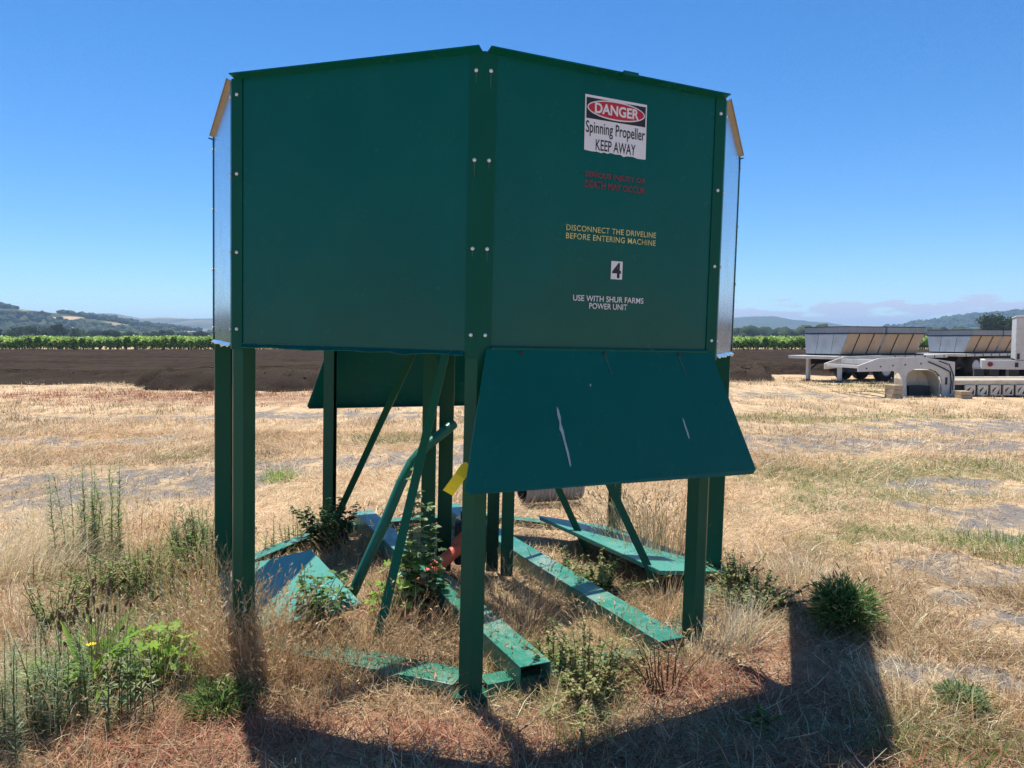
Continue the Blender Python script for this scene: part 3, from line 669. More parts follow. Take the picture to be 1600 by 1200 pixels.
TS = [(-10, 380, 512, 34, 'rounded dark tree at the left end of the far tree line'), (28, 380, 509, 40, 'wide dark tree just right of the leftmost in the far tree line'), (62, 360, 508, 36, 'rounded dark tree with a small pale clearing above, far left tree line'),
      (92, 370, 505, 34, 'tall lighter green tree below the tan hillside clearing'), (122, 400, 512, 30, 'low grey green tree right of the tall one below the clearing'), (152, 420, 515, 30, 'low dark tree below the lower tan clearing'),
      (178, 390, 512, 30, 'mid green tree in the centre of the far left tree line'), (205, 430, 517, 26, 'small tree right of centre in the far left tree line'), (238, 440, 516, 24, 'narrow dark tree before the pale slope'),
      (262, 430, 514, 26, 'dark pointed tree near the green machine, far tree line'), (288, 450, 517, 24, 'small rounded tree second from the machine in the far tree line'), (315, 440, 516, 26, 'last tree of the far left tree line, beside the machine panel')]
for i, (px, Y, top, w, lb) in enumerate(TS):
    tree_at('valley_tree', lb, px, Y, top, w, 30 + i, cols=[OAKC, [(.06, .10, .03), (.08, .12, .04)], [(.05, .075, .035), (.065, .085, .04)]][i % 3], n_=1500, lobes=12, group='trees beyond the vineyard', leafk=1.3)

# ------------------------------------------------------------------ hills
def profile_fn(pts):
    xs = np.array([p[0] for p in pts], float); ys = np.array([p[1] for p in pts], float)
    return lambda px: np.interp(px, xs, ys)
def hill_h(D, half, fn, seed, bumpy):
    def h(x, y):
        px = 800 + x / D * FPX
        crest = np.maximum(0, CAMH + (530 - fn(px)) * D / FPX)
        t = np.clip((y - (D - half)) / half, 0, 2)
        s = np.where(t < 1, np.sin(t * math.pi / 2) ** 1.15, np.cos((t - 1) * math.pi / 2))
        rid = (fbm(x / (half * .35), y / (half * .35), seed, 4) - .5) * bumpy * crest * np.where(t < 1, (1 - t) * t * 3, .3)
        return np.maximum(-2, crest * s + rid - 1.5 * (1 - np.clip(t * 6, 0, 1)))
    return h
def hill_mat(name, dark, mid, dry, scale, tlo, thi):
    m, n, l, b = new_mat(name); v = coords(n, l)
    a = noise(n, l, v, scale, 7, 0.7); d_ = noise(n, l, v, scale * .16, 4, 0.6)
    c = ramp(n, l, a, [(0.35, dark), (0.65, mid)])
    c = mixc(n, l, ramp(n, l, d_, [(tlo, (0, 0, 0)), (thi, (1, 1, 1))]), c, dry)
    vc = n.new('ShaderNodeVertexColor'); vc.layer_name = 'col'; c = mixc(n, l, vc.outputs[0], c, (.50, .36, .22))
    l.new(c, b.inputs['Base Color']); b.inputs['Roughness'].default_value = 1.0; b.inputs['Specular IOR Level'].default_value = 0.0
    return m
def make_hill(D, half, x0px, x1px, fn, seed, mat, nxh=260, nyh=46, bumpy=.8, fine=0.0, patches=()):
    h = hill_h(D, half, fn, seed, bumpy)
    xs = np.linspace((x0px - 800) / FPX * D, (x1px - 800) / FPX * D, nxh); ys = np.linspace(D - half, D + half, nyh)
    X, Y = np.meshgrid(xs, ys); Z = h(X, Y) + fine * (fbm(X / (fine * 5 + 1), Y / (fine * 5 + 1), seed + 3, 3) - .3)
    idx = np.arange(X.size).reshape(X.shape); F = np.stack([idx[:-1, :-1], idx[:-1, 1:], idx[1:, 1:], idx[1:, :-1]], -1).reshape(-1, 4)
    K = np.zeros(X.size)
    for cx, cy, rx, ry in patches: K = np.maximum(K, 1 - sstep(.8, 1.15, np.hypot((X.ravel() - cx) / rx, (Y.ravel() - cy) / ry)))
    tag(np_obj('hill', np.stack([X, Y, Z], -1).reshape(-1, 3), F, np.stack([K, K, K], -1), mat, smooth=True), kind='structure'); return h
MH1 = hill_mat('wooded_hill', (.05, .065, .03), (.10, .11, .05), (.42, .32, .19), .02, .56, .62)
MH2 = hill_mat('far_hill', (.04, .055, .03), (.075, .09, .045), (.40, .32, .20), .006, .55, .66)
fn1 = profile_fn([(-900, 488), (-400, 470), (-150, 474), (0, 480), (60, 486), (120, 493), (180, 501), (250, 512), (330, 521), (420, 530), (3000, 530)])
fn2 = profile_fn([(-900, 495), (0, 494), (80, 494), (140, 493), (165, 492), (200, 498), (240, 503), (285, 501), (330, 502), (500, 498), (700, 506), (900, 503), (1100, 500), (1150, 497), (1172, 496), (1200, 503), (1250, 506), (1300, 511), (1420, 510), (1500, 508), (2600, 500)])
fn3 = profile_fn([(-900, 530), (1290, 527), (1340, 520), (1400, 511), (1430, 507), (1480, 499), (1510, 496), (1560, 493), (1600, 491), (1800, 484), (2600, 495)])
# dry clearings on the near hill: centre and radii in metres
CLEAR = [(-632, 1075, 12, 42), (-575, 965, 11, 30), (-545, 915, 9, 18), (-715, 1110, 5, 16)]
h1 = make_hill(1150, 420, -700, 460, fn1, 101, MH1, 520, 70, patches=CLEAR)
h2 = make_hill(3600, 1100, -700, 2300, fn2, 111, MH2, 520, 44, .8, 9.0)
h3 = make_hill(1900, 600, 1250, 2300, fn3, 121, MH1, 240, 40)
# trees that clothe the hills and the valley floor: one uncountable mass each
ico_v = None
def blob_template(seed):
    import bmesh as _b
    bm = _b.new(); _b.ops.create_icosphere(bm, subdivisions=seed, radius=1.0); v_ = np.array([w.co[:] for w in bm.verts]); f_ = np.array([[q.index for q in p.verts] for p in bm.faces]); bm.free()
    return v_, f_
BV, BF = blob_template(2); BV1, BF1 = blob_template(1)
def woods(name, label, h, xr, yr, n_, size, cols, seed, dens=None):
    rg = np.random.default_rng(seed); x = rg.uniform(*xr, n_); y = rg.uniform(*yr, n_)
    z = h(x, y)
    keep = (fbm(x / (size * 16), y / (size * 16), seed, 3) > .44) if dens is None else dens(x, y)
    keep &= z > -0.5
    x, y, z = x[keep], y[keep], z[keep]; n_ = len(x)
    s = size * (.55 + .75 * rg.random(n_))
    J = 1 + .20 * rg.standard_normal((n_, len(BV), 1))
    V = BV[None] * J * (s[:, None, None] * np.array([1, 1, .85])) + np.stack([x, y, z + s * .55], -1)[:, None]
    F = (BF[None] + (np.arange(n_) * len(BV))[:, None, None]).reshape(-1, 3)
    C = np.repeat(pal(cols, n_, .22)[:, None], len(BV), 1).reshape(-1, 3)
    o = np_obj(name, V.reshape(-1, 3), F, C, M_FAR); tag(o, label, 'woodland', kind='stuff')
WC = [(.045, .07, .028), (.06, .085, .032), (.035, .055, .025)]
def dens1(x, y):
    k = fbm(x / 90, y / 90, 77, 3) > .36
    for cx, cy, rx, ry in CLEAR: k &= np.hypot((x - cx) / (rx + 3), (y - cy) / (ry + 3)) > 1
    return k
woods('hillside_wood', 'dark oak woodland covering the near left hill', h1, (-960, -330), (735, 1180), 3900, 4.2, WC, 201, dens1)
woods('hillside_wood', 'bluish woodland on the right hand ridge', h3, (700, 1400), (1320, 1920), 3000, 6.5, WC, 203, lambda x, y: fbm(x / 120, y / 120, 78, 3) > .34)
flat_h = lambda x, y: np.zeros_like(x)
woods('valley_wood', 'dense dark belt of trees behind the vineyard at right', flat_h, (130, 520), (430, 760), 900, 5.2, WC, 205, lambda x, y: fbm(x / 60, y / 60, 79, 2) > .40)
woods('valley_wood', 'low belt of trees behind the left tree line', flat_h, (-560, 130), (520, 900), 1300, 4.0, WC, 206, lambda x, y: fbm(x / 60, y / 60, 80, 2) > .42)

# ------------------------------------------------------------------ trailers and equipment at the right
M_BINGREY = paint('grey_bin_paint', (.27, .30, .33), (.18, .19, .2), .55, .4, .4, .12, grime=((.20, .20, .20), .6), streak=.4)
M_BINTAN = paint('tan_bin_panel', (.46, .36, .26), (.28, .21, .15), .6, .35, .5, .15, grime=((.34, .26, .19), .6))
M_CREAM = paint('cream_paint', (.66, .62, .52), (.36, .30, .22), .5, .4, .8, .1, grime=((.40, .30, .19), .6))
M_OFFWHITE = paint('weathered_white_paint', (.60, .60, .575), (.38, .34, .28), .5, .4, .8, .08, grime=((.46, .40, .32), .6))
M_TYRE = plain('rubber', (.018, .018, .019), .85)
M_RIM = plain('painted_rim', (.55, .56, .57), .5)
M_WOOD = paint('weathered_timber', (.42, .33, .22), (.2, .15, .1), .8, .2, .7, .2)
M_SHADE = plain('dark_steel', (.03, .032, .035), .6)
tyre_me = MB().tube([(0, -.14, 0), (0, -.11, 0), (0, .11, 0), (0, .14, 0)], [.40, .47, .47, .40], 28).mesh('tyre', M_TYRE, True)
rim_me = MB().tube([(0, -.152, 0), (0, -.150, 0), (0, -.141, 0)], [.10, .22, .27], 20).mesh('rim', M_RIM, True)
def wheel(parent, x, y, z=.47, flip=False):
    w_ = dup(tyre_me, 'wheel', parent, (x, y, z), (0, 0, math.pi if flip else 0)); dup(rim_me, 'rim', w_); return w_
def bins_trailer(name, px, Y, rz, label, wheels, legs, L1=2.0, L2=2.2, W=1.95, ztop=2.04, zbot=1.02, front=.75):
    r_ = empty(name, (dist_x(px, Y), Y, 0), rz); tag(r_, label, 'trailer', 'trailers parked beside the ploughed field')
    Lt = L1 + L2 + .3
    dk = MB().box(-front, Lt + 1.2, -.12, W + .12, zbot - .14, zbot - .03).build('deck', M_OFFWHITE, r_, bevel=.01)
    for y in (.35, W - .35): MB().box(-front + .5, Lt + 1.0, y - .06, y + .06, zbot - .36, zbot - .141).build('chassis_rail', M_SHADE, r_)
    MB().box(-.02, Lt - .05, .06, W - .06, zbot - .029, zbot + .03).build('bin_sill', M_SHADE, r_)
    for k, x in enumerate(np.arange(-front + .2, Lt + 1, .6)): MB().box(x - .02, x + .02, -.135, -.121, zbot - .13, zbot - .04).build('stake_pocket', M_SHADE, dk)
    b_ = []
    for (x, y) in legs:
        lg = MB().box(x - .06, x + .06, y - .06, y + .06, .10, zbot - .14).build('landing_leg', M_OFFWHITE, r_)
        MB().box(x - .15, x + .15, y - .15, y + .15, .0, .06).box(x - .05, x + .05, y - .05, y + .05, .06, .10).build('landing_foot', M_SHADE, lg)
        MB().bar((x + .08, y, .45), (x + .75, y, zbot - .2), .04, .04).build('leg_brace', M_SHADE, lg)
    MB().box(.25, .95, .2, 1.0, .38, zbot - .361).build('tool_box', M_SHADE, r_)
    for (x, y) in wheels:
        wheel(r_, x, y); wheel(r_, x, W - y, flip=True)
    ax = sorted(set(x for x, _ in wheels))
    for x in ax: MB().tube([(x, .3, .47), (x, W - .3, .47)], .07, 8).box(x - .3, x + .3, .3, .42, .47, zbot - .37).build('axle', M_SHADE, r_)
    return r_
def bulk_bin(name, px, Y, rz, x0, x1, label, W=1.95, ztop=2.04, zbot=1.06):
    """open hopper bin: upright rim band, long sides sloping in below it"""
    r_ = empty(name, (dist_x(px, Y), Y, 0), rz); tag(r_, label, 'bin', 'grey bins on the trailers')
    zb_ = ztop - .24; inn = .22
    rim = MB()
    for (a, b_, c_, d_) in ((x0, x1, -.02, .02), (x0, x1, W - .02, W + .02), (x0, x0 + .04, .021, W - .021), (x1 - .04, x1, .021, W - .021)): rim.box(a, b_, c_, d_, zb_ + .03, ztop)
    rim.build('rim_band', M_BINGREY, r_)
    MB().box(x0 - .012, x1 + .012, -.035, .035, zb_ - .01, zb_ + .028).box(x0 - .012, x1 + .012, W - .035, W + .035, zb_ - .01, zb_ + .028).box(x0 - .014, x0 + .03, .036, W - .036, zb_ - .01, zb_ + .028).build('belt_rail', M_SHADE, r_)
    MB().box(x0 - .012, x1 + .012, -.030, .03, ztop + .001, ztop + .03).box(x0 - .012, x1 + .012, W - .03, W + .03, ztop + .001, ztop + .03).box(x0 - .014, x0 + .03, .031, W - .031, ztop + .001, ztop + .03).build('top_rail', M_SHADE, r_)
    L = x1 - x0; f = [0, .30, .70, 1.0]
    # the ends lean in along the length as the photograph's slanted side joints show
    sl = .16
    for k in range(3):
        xa, xb = x0 + L * f[k] + .012, x0 + L * f[k + 1] - .012
        MB().sheet([(xa - sl * .0, 0, zb_ - .01), (xb, 0, zb_ - .01), (xb - sl, inn, zbot), (xa - sl, inn, zbot)][::-1], .02).build('side_panel', M_BINTAN, r_)
        if k: MB().bar((xa - .012, -.012, zb_ - .01), (xa - .012 - sl, inn - .012, zbot), .03, .035).build('rib', M_SHADE, r_)
    MB().sheet([(x0, W, zb_ - .01), (x1, W, zb_ - .01), (x1 - sl, W - inn, zbot), (x0 - sl, W - inn, zbot)], .02).build('far_side', M_BINTAN, r_)
    for k in range(3):
        ya, yb = [(0, .60), (.62, 1.28), (1.30, W)][k]
        ia = inn if k == 0 else 0; ib = inn if k == 2 else 0
        MB().sheet([(x0, ya, zb_ - .01), (x0 - sl, ya + ia, zbot), (x0 - sl, yb - ib, zbot), (x0, yb, zb_ - .01)], .02).build('end_panel', M_BINGREY, r_)
    MB().sheet([(x1, 0, zb_), (x1 - sl, inn, zbot), (x1 - sl, W - inn, zbot), (x1, W, zb_)][::-1], .02).build('end_panel', M_BINGREY, r_)
    MB().box(x0 - sl + .01, x1 - sl - .01, inn + .01, W - inn - .01, zbot - .028, zbot + .02).build('bin_floor', M_SHADE, r_)
    return r_
RZ = math.radians(28)
bins_trailer('flatbed_trailer', 1325, 27.5, RZ, 'white flatbed trailer on landing legs under the nearer pair of grey bins', [(2.1, .1), (3.1, .1)], [(-.25, 1.55), (-.25, .15)])
bulk_bin('bulk_bin', 1325, 27.5, RZ, 0, 2.0, 'grey bin with tan sloping side, leftmost of the four on the trailers')
bulk_bin('bulk_bin', 1325, 27.5, RZ, 2.12, 4.35, 'grey bin with tan side, second from left, behind the raised trailer neck')
bins_trailer('flatbed_trailer', 1517, 32.0, RZ, 'white flatbed trailer with a pale wheel rim under the farther pair of grey bins', [(.3, .1), (1.4, .1)], [(-.6, 1.7)])
bulk_bin('bulk_bin', 1517, 32.0, RZ, 0, 2.2, 'grey bin with tan side, third from left, below the oak tree', ztop=1.98)
bulk_bin('bulk_bin', 1517, 32.0, RZ, 2.32, 4.6, 'grey bin rightmost of the four, cut by the white machine', ztop=1.98)

# low-loader: raised gooseneck and low deck, cream paint
gn = empty('gooseneck_trailer', (dist_x(1420, 20.8), 20.8, 0), math.radians(4)); tag(gn, 'low cream trailer with raised arched neck and triangular cut-outs along its deck', 'trailer')
side = [(-1.43, .88), (-.85, 1.08), (.30, 1.12), (1.33, .97), (1.35, .02), (.98, .02), (.98, .42), (.92, .60), (.80, .72), (.62, .78), (.15, .78), (.0, .70), (-.06, .55), (-.02, .02), (-.13, .02), (-.16, .50), (-.24, .66), (-.42, .73), (-1.43, .71)]
arm = side[:4] + [(1.33, .80), (-.42, .80), (-1.43, .71)]
for y in (0, 1.9):
    MB().prism(side if y == 0 else arm, .06, Matrix.Translation((0, y, 0))).build('neck_side', M_OFFWHITE if y == 0 else M_CREAM, gn, bevel=.008)
mb = MB(); arc = [(-.015, .03), (-.05, .5), (.01, .68), (.15, .765), (.62, .765), (.80, .70), (.90, .58), (.97, .40), (.97, .03)]
for a, b_ in zip(arc[:-1], arc[1:]): mb.sheet([(a[0], .07, a[1]), (b_[0], .07, b_[1]), (b_[0], .60, b_[1]), (a[0], .60, a[1])], .02)
mb.build('arch_lining', M_CREAM, gn)
MB().box(-.02, .97, .601, .65, .05, .76).build('arch_back', M_CREAM, gn)
MB().box(.18, .80, .25, .59, .0, .30).build('axle_box', M_SHADE, gn)
for x in (-1.36, -.9, -.4, .2): MB().box(x - .05, x + .05, .061, 1.899, .80 if x < -1 else .9, .88 if x < -1 else 1.02).build('cross_member', M_OFFWHITE, gn)
for x, z in ((-1.2, .80), (-.8, .85), (-.45, .88), (-.1, .9), (.35, .93)): MB().box(x - .02, x + .02, -.006, -.001, z - .02, z + .02).build('lamp', M_SHADE, gn)
MB().box(1.06, 1.12, -.012, -.001, .35, .55).build('slot', M_SHADE, gn)
MB().tube([(.55, -.02, .98), (.75, -.03, .9), (.98, -.03, .80), (1.18, -.03, .70), (1.22, -.03, .4), (1.2, -.03, .1)], .018, 6).tube([(.85, -.02, 1.0), (1.15, -.03, .9), (1.28, -.03, .6), (1.26, -.03, .2)], .014, 6).build('air_hose', M_SHADE, gn)
deck = MB().box(1.36, 6.5, .02, 1.9, .34, .42).box(1.36, 6.5, -.02, .16, .42, .47).box(1.36, 6.5, 1.76, 1.94, .42, .47).build('low_deck', M_CREAM, gn, bevel=.006)
MB().box(1.37, 6.4, .30, 1.62, .425, .45).build('deck_boards', M_WOOD, gn)
for k in range(9):
    x = 1.62 + k * .37
    rb = MB().box(x, x + .30, -.04, .02, .04, .335).build('deck_rib', M_CREAM, gn, bevel=.01)
    MB().prism([(x + .17, .08), (x + .25, .08), (x + .25, .22)], .004, Matrix.Translation((0, -.046, 0))).prism([(x + .05, .12), (x + .15, .25), (x + .15, .28), (x + .05, .2)], .004, Matrix.Translation((0, -.046, 0))).build('rib_opening', M_SHADE, rb)
MB().box(1.40, 6.3, .10, 1.8, .10, .33).build('deck_underframe', M_SHADE, gn)
for k, (z, w_) in enumerate(((.0, .30), (.13, .27), (.26, .26))):
    o = MB().box(-w_ / 2, w_ / 2, -.2, .2, 0, .12).build('timber_block', M_WOOD, bevel=.01); o.location = (dist_x(1398, 20.3), 20.3, z + .0); o.rotation_euler = (0, 0, .1 * k)
    tag(o, ['weathered timber block at the bottom of the stack left of the arched neck', 'weathered timber block in the middle of the stack left of the arched neck', 'weathered timber block topmost of the stack left of the arched neck'][k], 'timber', 'timber blocks stacked by the trailer neck')
for k, (z, w_) in enumerate(((.0, .30), (.11, .28))):
    o = MB().box(-w_ / 2, w_ / 2, -.2, .2, 0, .10).build('timber_block', M_WOOD, bevel=.01); o.location = (dist_x(1506, 20.4), 20.4, z); o.rotation_euler = (0, 0, -.06 * k)
    tag(o, ['lower timber block under the front of the low cream deck', 'upper timber block under the front of the low cream deck'][k], 'timber', 'timber blocks under the deck front')

# white machine cut off by the right edge
wt = empty('white_trailer', (dist_x(1536, 27.0), 27.0, 0), math.radians(-30)); tag(wt, 'white ribbed box trailer with round red lamp cut off by the right edge', 'trailer')
bd = MB().box(.95, 4.6, .0, 2.2, .88, 2.36).build('body', M_OFFWHITE, wt, bevel=.03)
for z in (1.16, 1.42, 1.68, 1.94): MB().box(.94, 4.6, -.015, -.001, z, z + .035).build('body_rib', M_OFFWHITE, bd)
MB().box(.93, 4.7, -.03, 2.23, 2.361, 2.42).build('roof_cap', M_OFFWHITE, wt, bevel=.02)
MB().box(-.03, 4.6, .0, .14, .54, .86).box(-.03, 4.6, 2.05, 2.19, .54, .86).box(-.03, .1, .141, 2.049, .54, .86).build('chassis_beam', M_OFFWHITE, wt, bevel=.012)
MB().tube([(.22, -.03, .71), (.22, .0, .71)], .085, 14).build('red_lamp', plain('red_lens', (.22, .02, .03), .35), wt)
MB().box(.95, 1.05, -.02, .0, .62, .78).build('latch', M_SHADE, wt)
MB().box(1.0, 1.08, -.02, .01, .90, 1.10).build('slot', M_SHADE, wt)
for x in (-.1, .35, .95): MB().box(x - .15, x + .15, .2, 2.0, .18, .53).build('under_gear', M_SHADE, wt)
wheel(wt, 1.85, .05); wheel(wt, 2.9, .05)

# ------------------------------------------------------------------ grass cover
STRAW = [(.74, .53, .32), (.64, .43, .24), (.80, .63, .43), (.52, .34, .18), (.68, .50, .31)]
DULL = [(.36, .25, .135), (.24, .165, .09), (.46, .33, .18)]
REDS = [(.42, .16, .10), (.50, .25, .15), (.34, .12, .075), (.56, .36, .22)]
GREENS = [(.14, .20, .05), (.20, .25, .07), (.10, .16, .045), (.32, .30, .12)]
def in_machine(x, y, r): return np.hypot(x - MC[0], y - MC[1]) < r
def cover(n_, y0, y1, power):
    """random ground points inside the wedge a camera near here can see, with a margin at both sides"""
    u = RNG.random(n_); y = (y0 ** power + u * (y1 ** power - y0 ** power)) ** (1 / power)
    x = RNG.uniform(-1, 1, n_) * (.74 * y + .9); return x, y
def cover_cols(x, y):
    red = zmask(Z_RED, x, y, 31); grn = zmask(Z_GREEN, x, y, 41); bare = zmask(Z_BARE, x, y, 21); n_ = len(x)
    c_ = pal(STRAW, n_, .16); dull = fbm(x * .5, y * .5, 91, 3) + RNG.normal(0, .12, n_) > .56
    c_[dull] = pal(DULL, dull.sum(), .16)
    k = RNG.random(n_) < .14; c_[k] = pal([(.88, .75, .52), (.84, .70, .46)], k.sum(), .06)
    k = RNG.random(n_) < red * .9; c_[k] = pal(REDS, k.sum(), .2)
    k = RNG.random(n_) < grn * .5; c_[k] = pal(GREENS, k.sum(), .2)
    return c_, bare, red, grn
def tri(q): return q
# fallen straw lying in mats
x, y = cover(128000, 2.4, 13, 1.6); c_, bare, red, grn = cover_cols(x, y)
mat_d = fbm(x * 1.1, y * 1.1, 95, 4)
keep = (RNG.random(len(x)) > bare * .82) & (RNG.random(len(x)) < .25 + 1.6 * sstep(.3, .65, mat_d)) & (RNG.random(len(x)) > red * .55)
x, y, c_ = x[keep], y[keep], c_[keep]; n_ = len(x); far = np.clip(y / 5, .8, 2.4)
flow = fbm(x * .35, y * .35, 97, 2) * 12
P = np.stack([x, y, hgt(x, y) + .004 + RNG.random(n_) ** 2 * .05], -1)
a = strands(P, flow + RNG.normal(0, .9, n_), RNG.uniform(1.15, 1.62, n_), RNG.normal(.05, .35, n_), RNG.uniform(.07, .26, n_) * far ** .4, RNG.uniform(.0022, .0046, n_) * far, c_, 3, azc=RNG.normal(0, 1.0, n_))
tag(np_obj('fallen_straw', a[0], a[1], a[2], M_STRAW), 'matted pale fallen straw covering the open ground', 'dry grass', kind='stuff')
x, y = cover(125000, 2.4, 5.6, 1.2); c_, bare, red, grn = cover_cols(x, y)
mat_d = fbm(x * 1.7, y * 1.7, 96, 4); dk = RNG.random(len(x)) < .3; c_[dk] = pal(DULL + [(.22, .15, .09)], dk.sum(), .2)
keep = (RNG.random(len(x)) > bare * .9) & (RNG.random(len(x)) < .35 + 1.2 * sstep(.35, .62, mat_d))
x, y, c_ = x[keep], y[keep], c_[keep]; n_ = len(x)
P = np.stack([x, y, hgt(x, y) + .002 + RNG.random(n_) ** 2 * .045], -1)
a = strands(P, RNG.uniform(0, 6.28, n_), RNG.uniform(.95, 1.62, n_), RNG.normal(.1, .5, n_), RNG.uniform(.04, .17, n_), RNG.uniform(.0026, .0058, n_), c_, 2, azc=RNG.normal(0, 1.2, n_))
tag(np_obj('straw_thatch', a[0], a[1], a[2], M_STRAW), 'tangled broken straw thatch in the foreground around the machine', 'dry grass', kind='stuff')
# short standing stubble and seedlings
x, y = cover(180000, 2.4, 16, 1.45); c_, bare, red, grn = cover_cols(x, y)
den = fbm(x * 1.6, y * 1.6, 99, 4)
keep = (RNG.random(len(x)) > bare * .80) & (RNG.random(len(x)) < .12 + 1.7 * sstep(.38, .68, den) + .4 * grn + .7 * red)
x, y, c_, red, grn = x[keep], y[keep], c_[keep], red[keep], grn[keep]; n_ = len(x); far = np.clip(y / 5, .8, 2.6)
P = np.stack([x, y, hgt(x, y) - .004], -1)
L = RNG.uniform(.02, .085, n_) * (1 + .5 * sstep(.5, .7, fbm(x * .8, y * .8, 98, 3))) * far ** .35 * (1 - .45 * red)
a = strands(P, RNG.uniform(0, 6.28, n_), RNG.uniform(.0, .8, n_), RNG.uniform(.1, 1.3, n_), L, RNG.uniform(.0022, .0048, n_) * far * (1 + .6 * red), c_, 2, azc=RNG.normal(0, .5, n_))
tag(np_obj('dry_stubble', a[0], a[1], a[2], M_STRAW), 'short dry grass stubble standing over the open ground', 'dry grass', kind='stuff')
# farther tufts up to the soil bank
nt = 8200; x0, y0 = cover(nt, 9, 30, 1.25); bare = zmask(Z_BARE, x0, y0, 21)
keep = (RNG.random(nt) > bare * .95) & (y0 < field_edge(x0) + .35 * RNG.standard_normal(nt)) & (RNG.random(nt) < .25 + sstep(.35, .6, fbm(x0 * .25, y0 * .25, 93, 3))); x0, y0 = x0[keep], y0[keep]; nt = len(x0)
k = 13; x = np.repeat(x0, k) + RNG.normal(0, .10, nt * k) * np.repeat(1 + RNG.random(nt), k); y = np.repeat(y0, k) + RNG.normal(0, .09, nt * k); n_ = len(x)
c_, bare, red, grn = cover_cols(x, y); tone = np.repeat(np.clip(1 + .30 * RNG.standard_normal((nt, 1)), .35, 1.35), k, 0); c_ = np.clip(c_ * tone, .01, .9)
hh = np.repeat(RNG.uniform(.04, .17, nt), k)
a = strands(np.stack([x, y, hgt(x, y) - .01], -1), RNG.uniform(0, 6.28, n_), RNG.uniform(0, .9, n_), RNG.uniform(.2, 1.3, n_), hh * RNG.uniform(.5, 1.1, n_), np.full(n_, .012) * np.clip(y / 14, .8, 2), c_, 2)
tag(np_obj('dry_tufts', a[0], a[1], a[2], M_STRAW), 'scattered dry grass tufts on the open ground towards the soil bank', 'dry grass', kind='stuff')
# soil clods on the bank
nc = 2200; xc = RNG.uniform(-26, 12, nc); yc = field_edge(xc) + RNG.random(nc) ** 1.6 * 9 - .2
_dc = yc - field_edge(xc); _cr = 0.40 + 0.18 * sstep(-13, -10, xc) * (1 - sstep(-1, 3, xc)) - 0.10 * sstep(3, 6, xc)
zc2 = _cr * sstep(-.3, 1.3, _dc) * (1 - .62 * sstep(1.3, 9, _dc)) + sstep(-.2, .6, _dc) * ((fbm(xc * 1.8, yc * 1.8, 61, 4) - .5) * .30 * (1 - .5 * sstep(3, 20, _dc)) + (fbm(xc * .25, yc * .5, 66, 3) - .5) * .20) + hgt(xc, yc) * .5 + .03
sz = .010 + .028 * RNG.random(nc) ** 3; V = BV1[None] * (1 + .25 * RNG.standard_normal((nc, len(BV1), 1))) * sz[:, None, None] * np.array([1.2, 1, .8]) + np.stack([xc, yc, zc2], -1)[:, None]
F = (BF1[None] + (np.arange(nc) * len(BV1))[:, None, None]).reshape(-1, 3)
C = np.repeat(pal([(.06, .046, .037), (.04, .03, .024), (.10, .08, .065), (.16, .135, .11)], nc, .2)[:, None], len(BV1), 1).reshape(-1, 3)
tag(np_obj('soil_clods', V.reshape(-1, 3), F, C, attr_mat('clod', .95, 0, .1)), 'dark clods scattered along the soil bank', 'soil clods', kind='stuff')
# stones on the bare patches
ns = 1500; i = RNG.integers(0, len(Z_BARE), ns); zz = np.array(Z_BARE)[i]; xs = zz[:, 0] + RNG.normal(0, .5, ns) * zz[:, 2]; ys = zz[:, 1] + RNG.normal(0, .5, ns) * zz[:, 3]
sz = RNG.uniform(.003, .009, ns) * np.clip(ys / 6, .7, 1.6); V = BV1[None] * (1 + .2 * RNG.standard_normal((ns, len(BV1), 1))) * sz[:, None, None] + np.stack([xs, ys, hgt(xs, ys)], -1)[:, None]
F = (BF1[None] + (np.arange(ns) * len(BV1))[:, None, None]).reshape(-1, 3)
C = np.repeat(pal([(.3, .28, .26), (.2, .19, .18), (.42, .40, .37)], ns, .2)[:, None], len(BV1), 1).reshape(-1, 3)
tag(np_obj('loose_gravel', V.reshape(-1, 3), F, C, M_STRAW), 'loose grey gravel on the bare grey patches', 'gravel', kind='stuff')

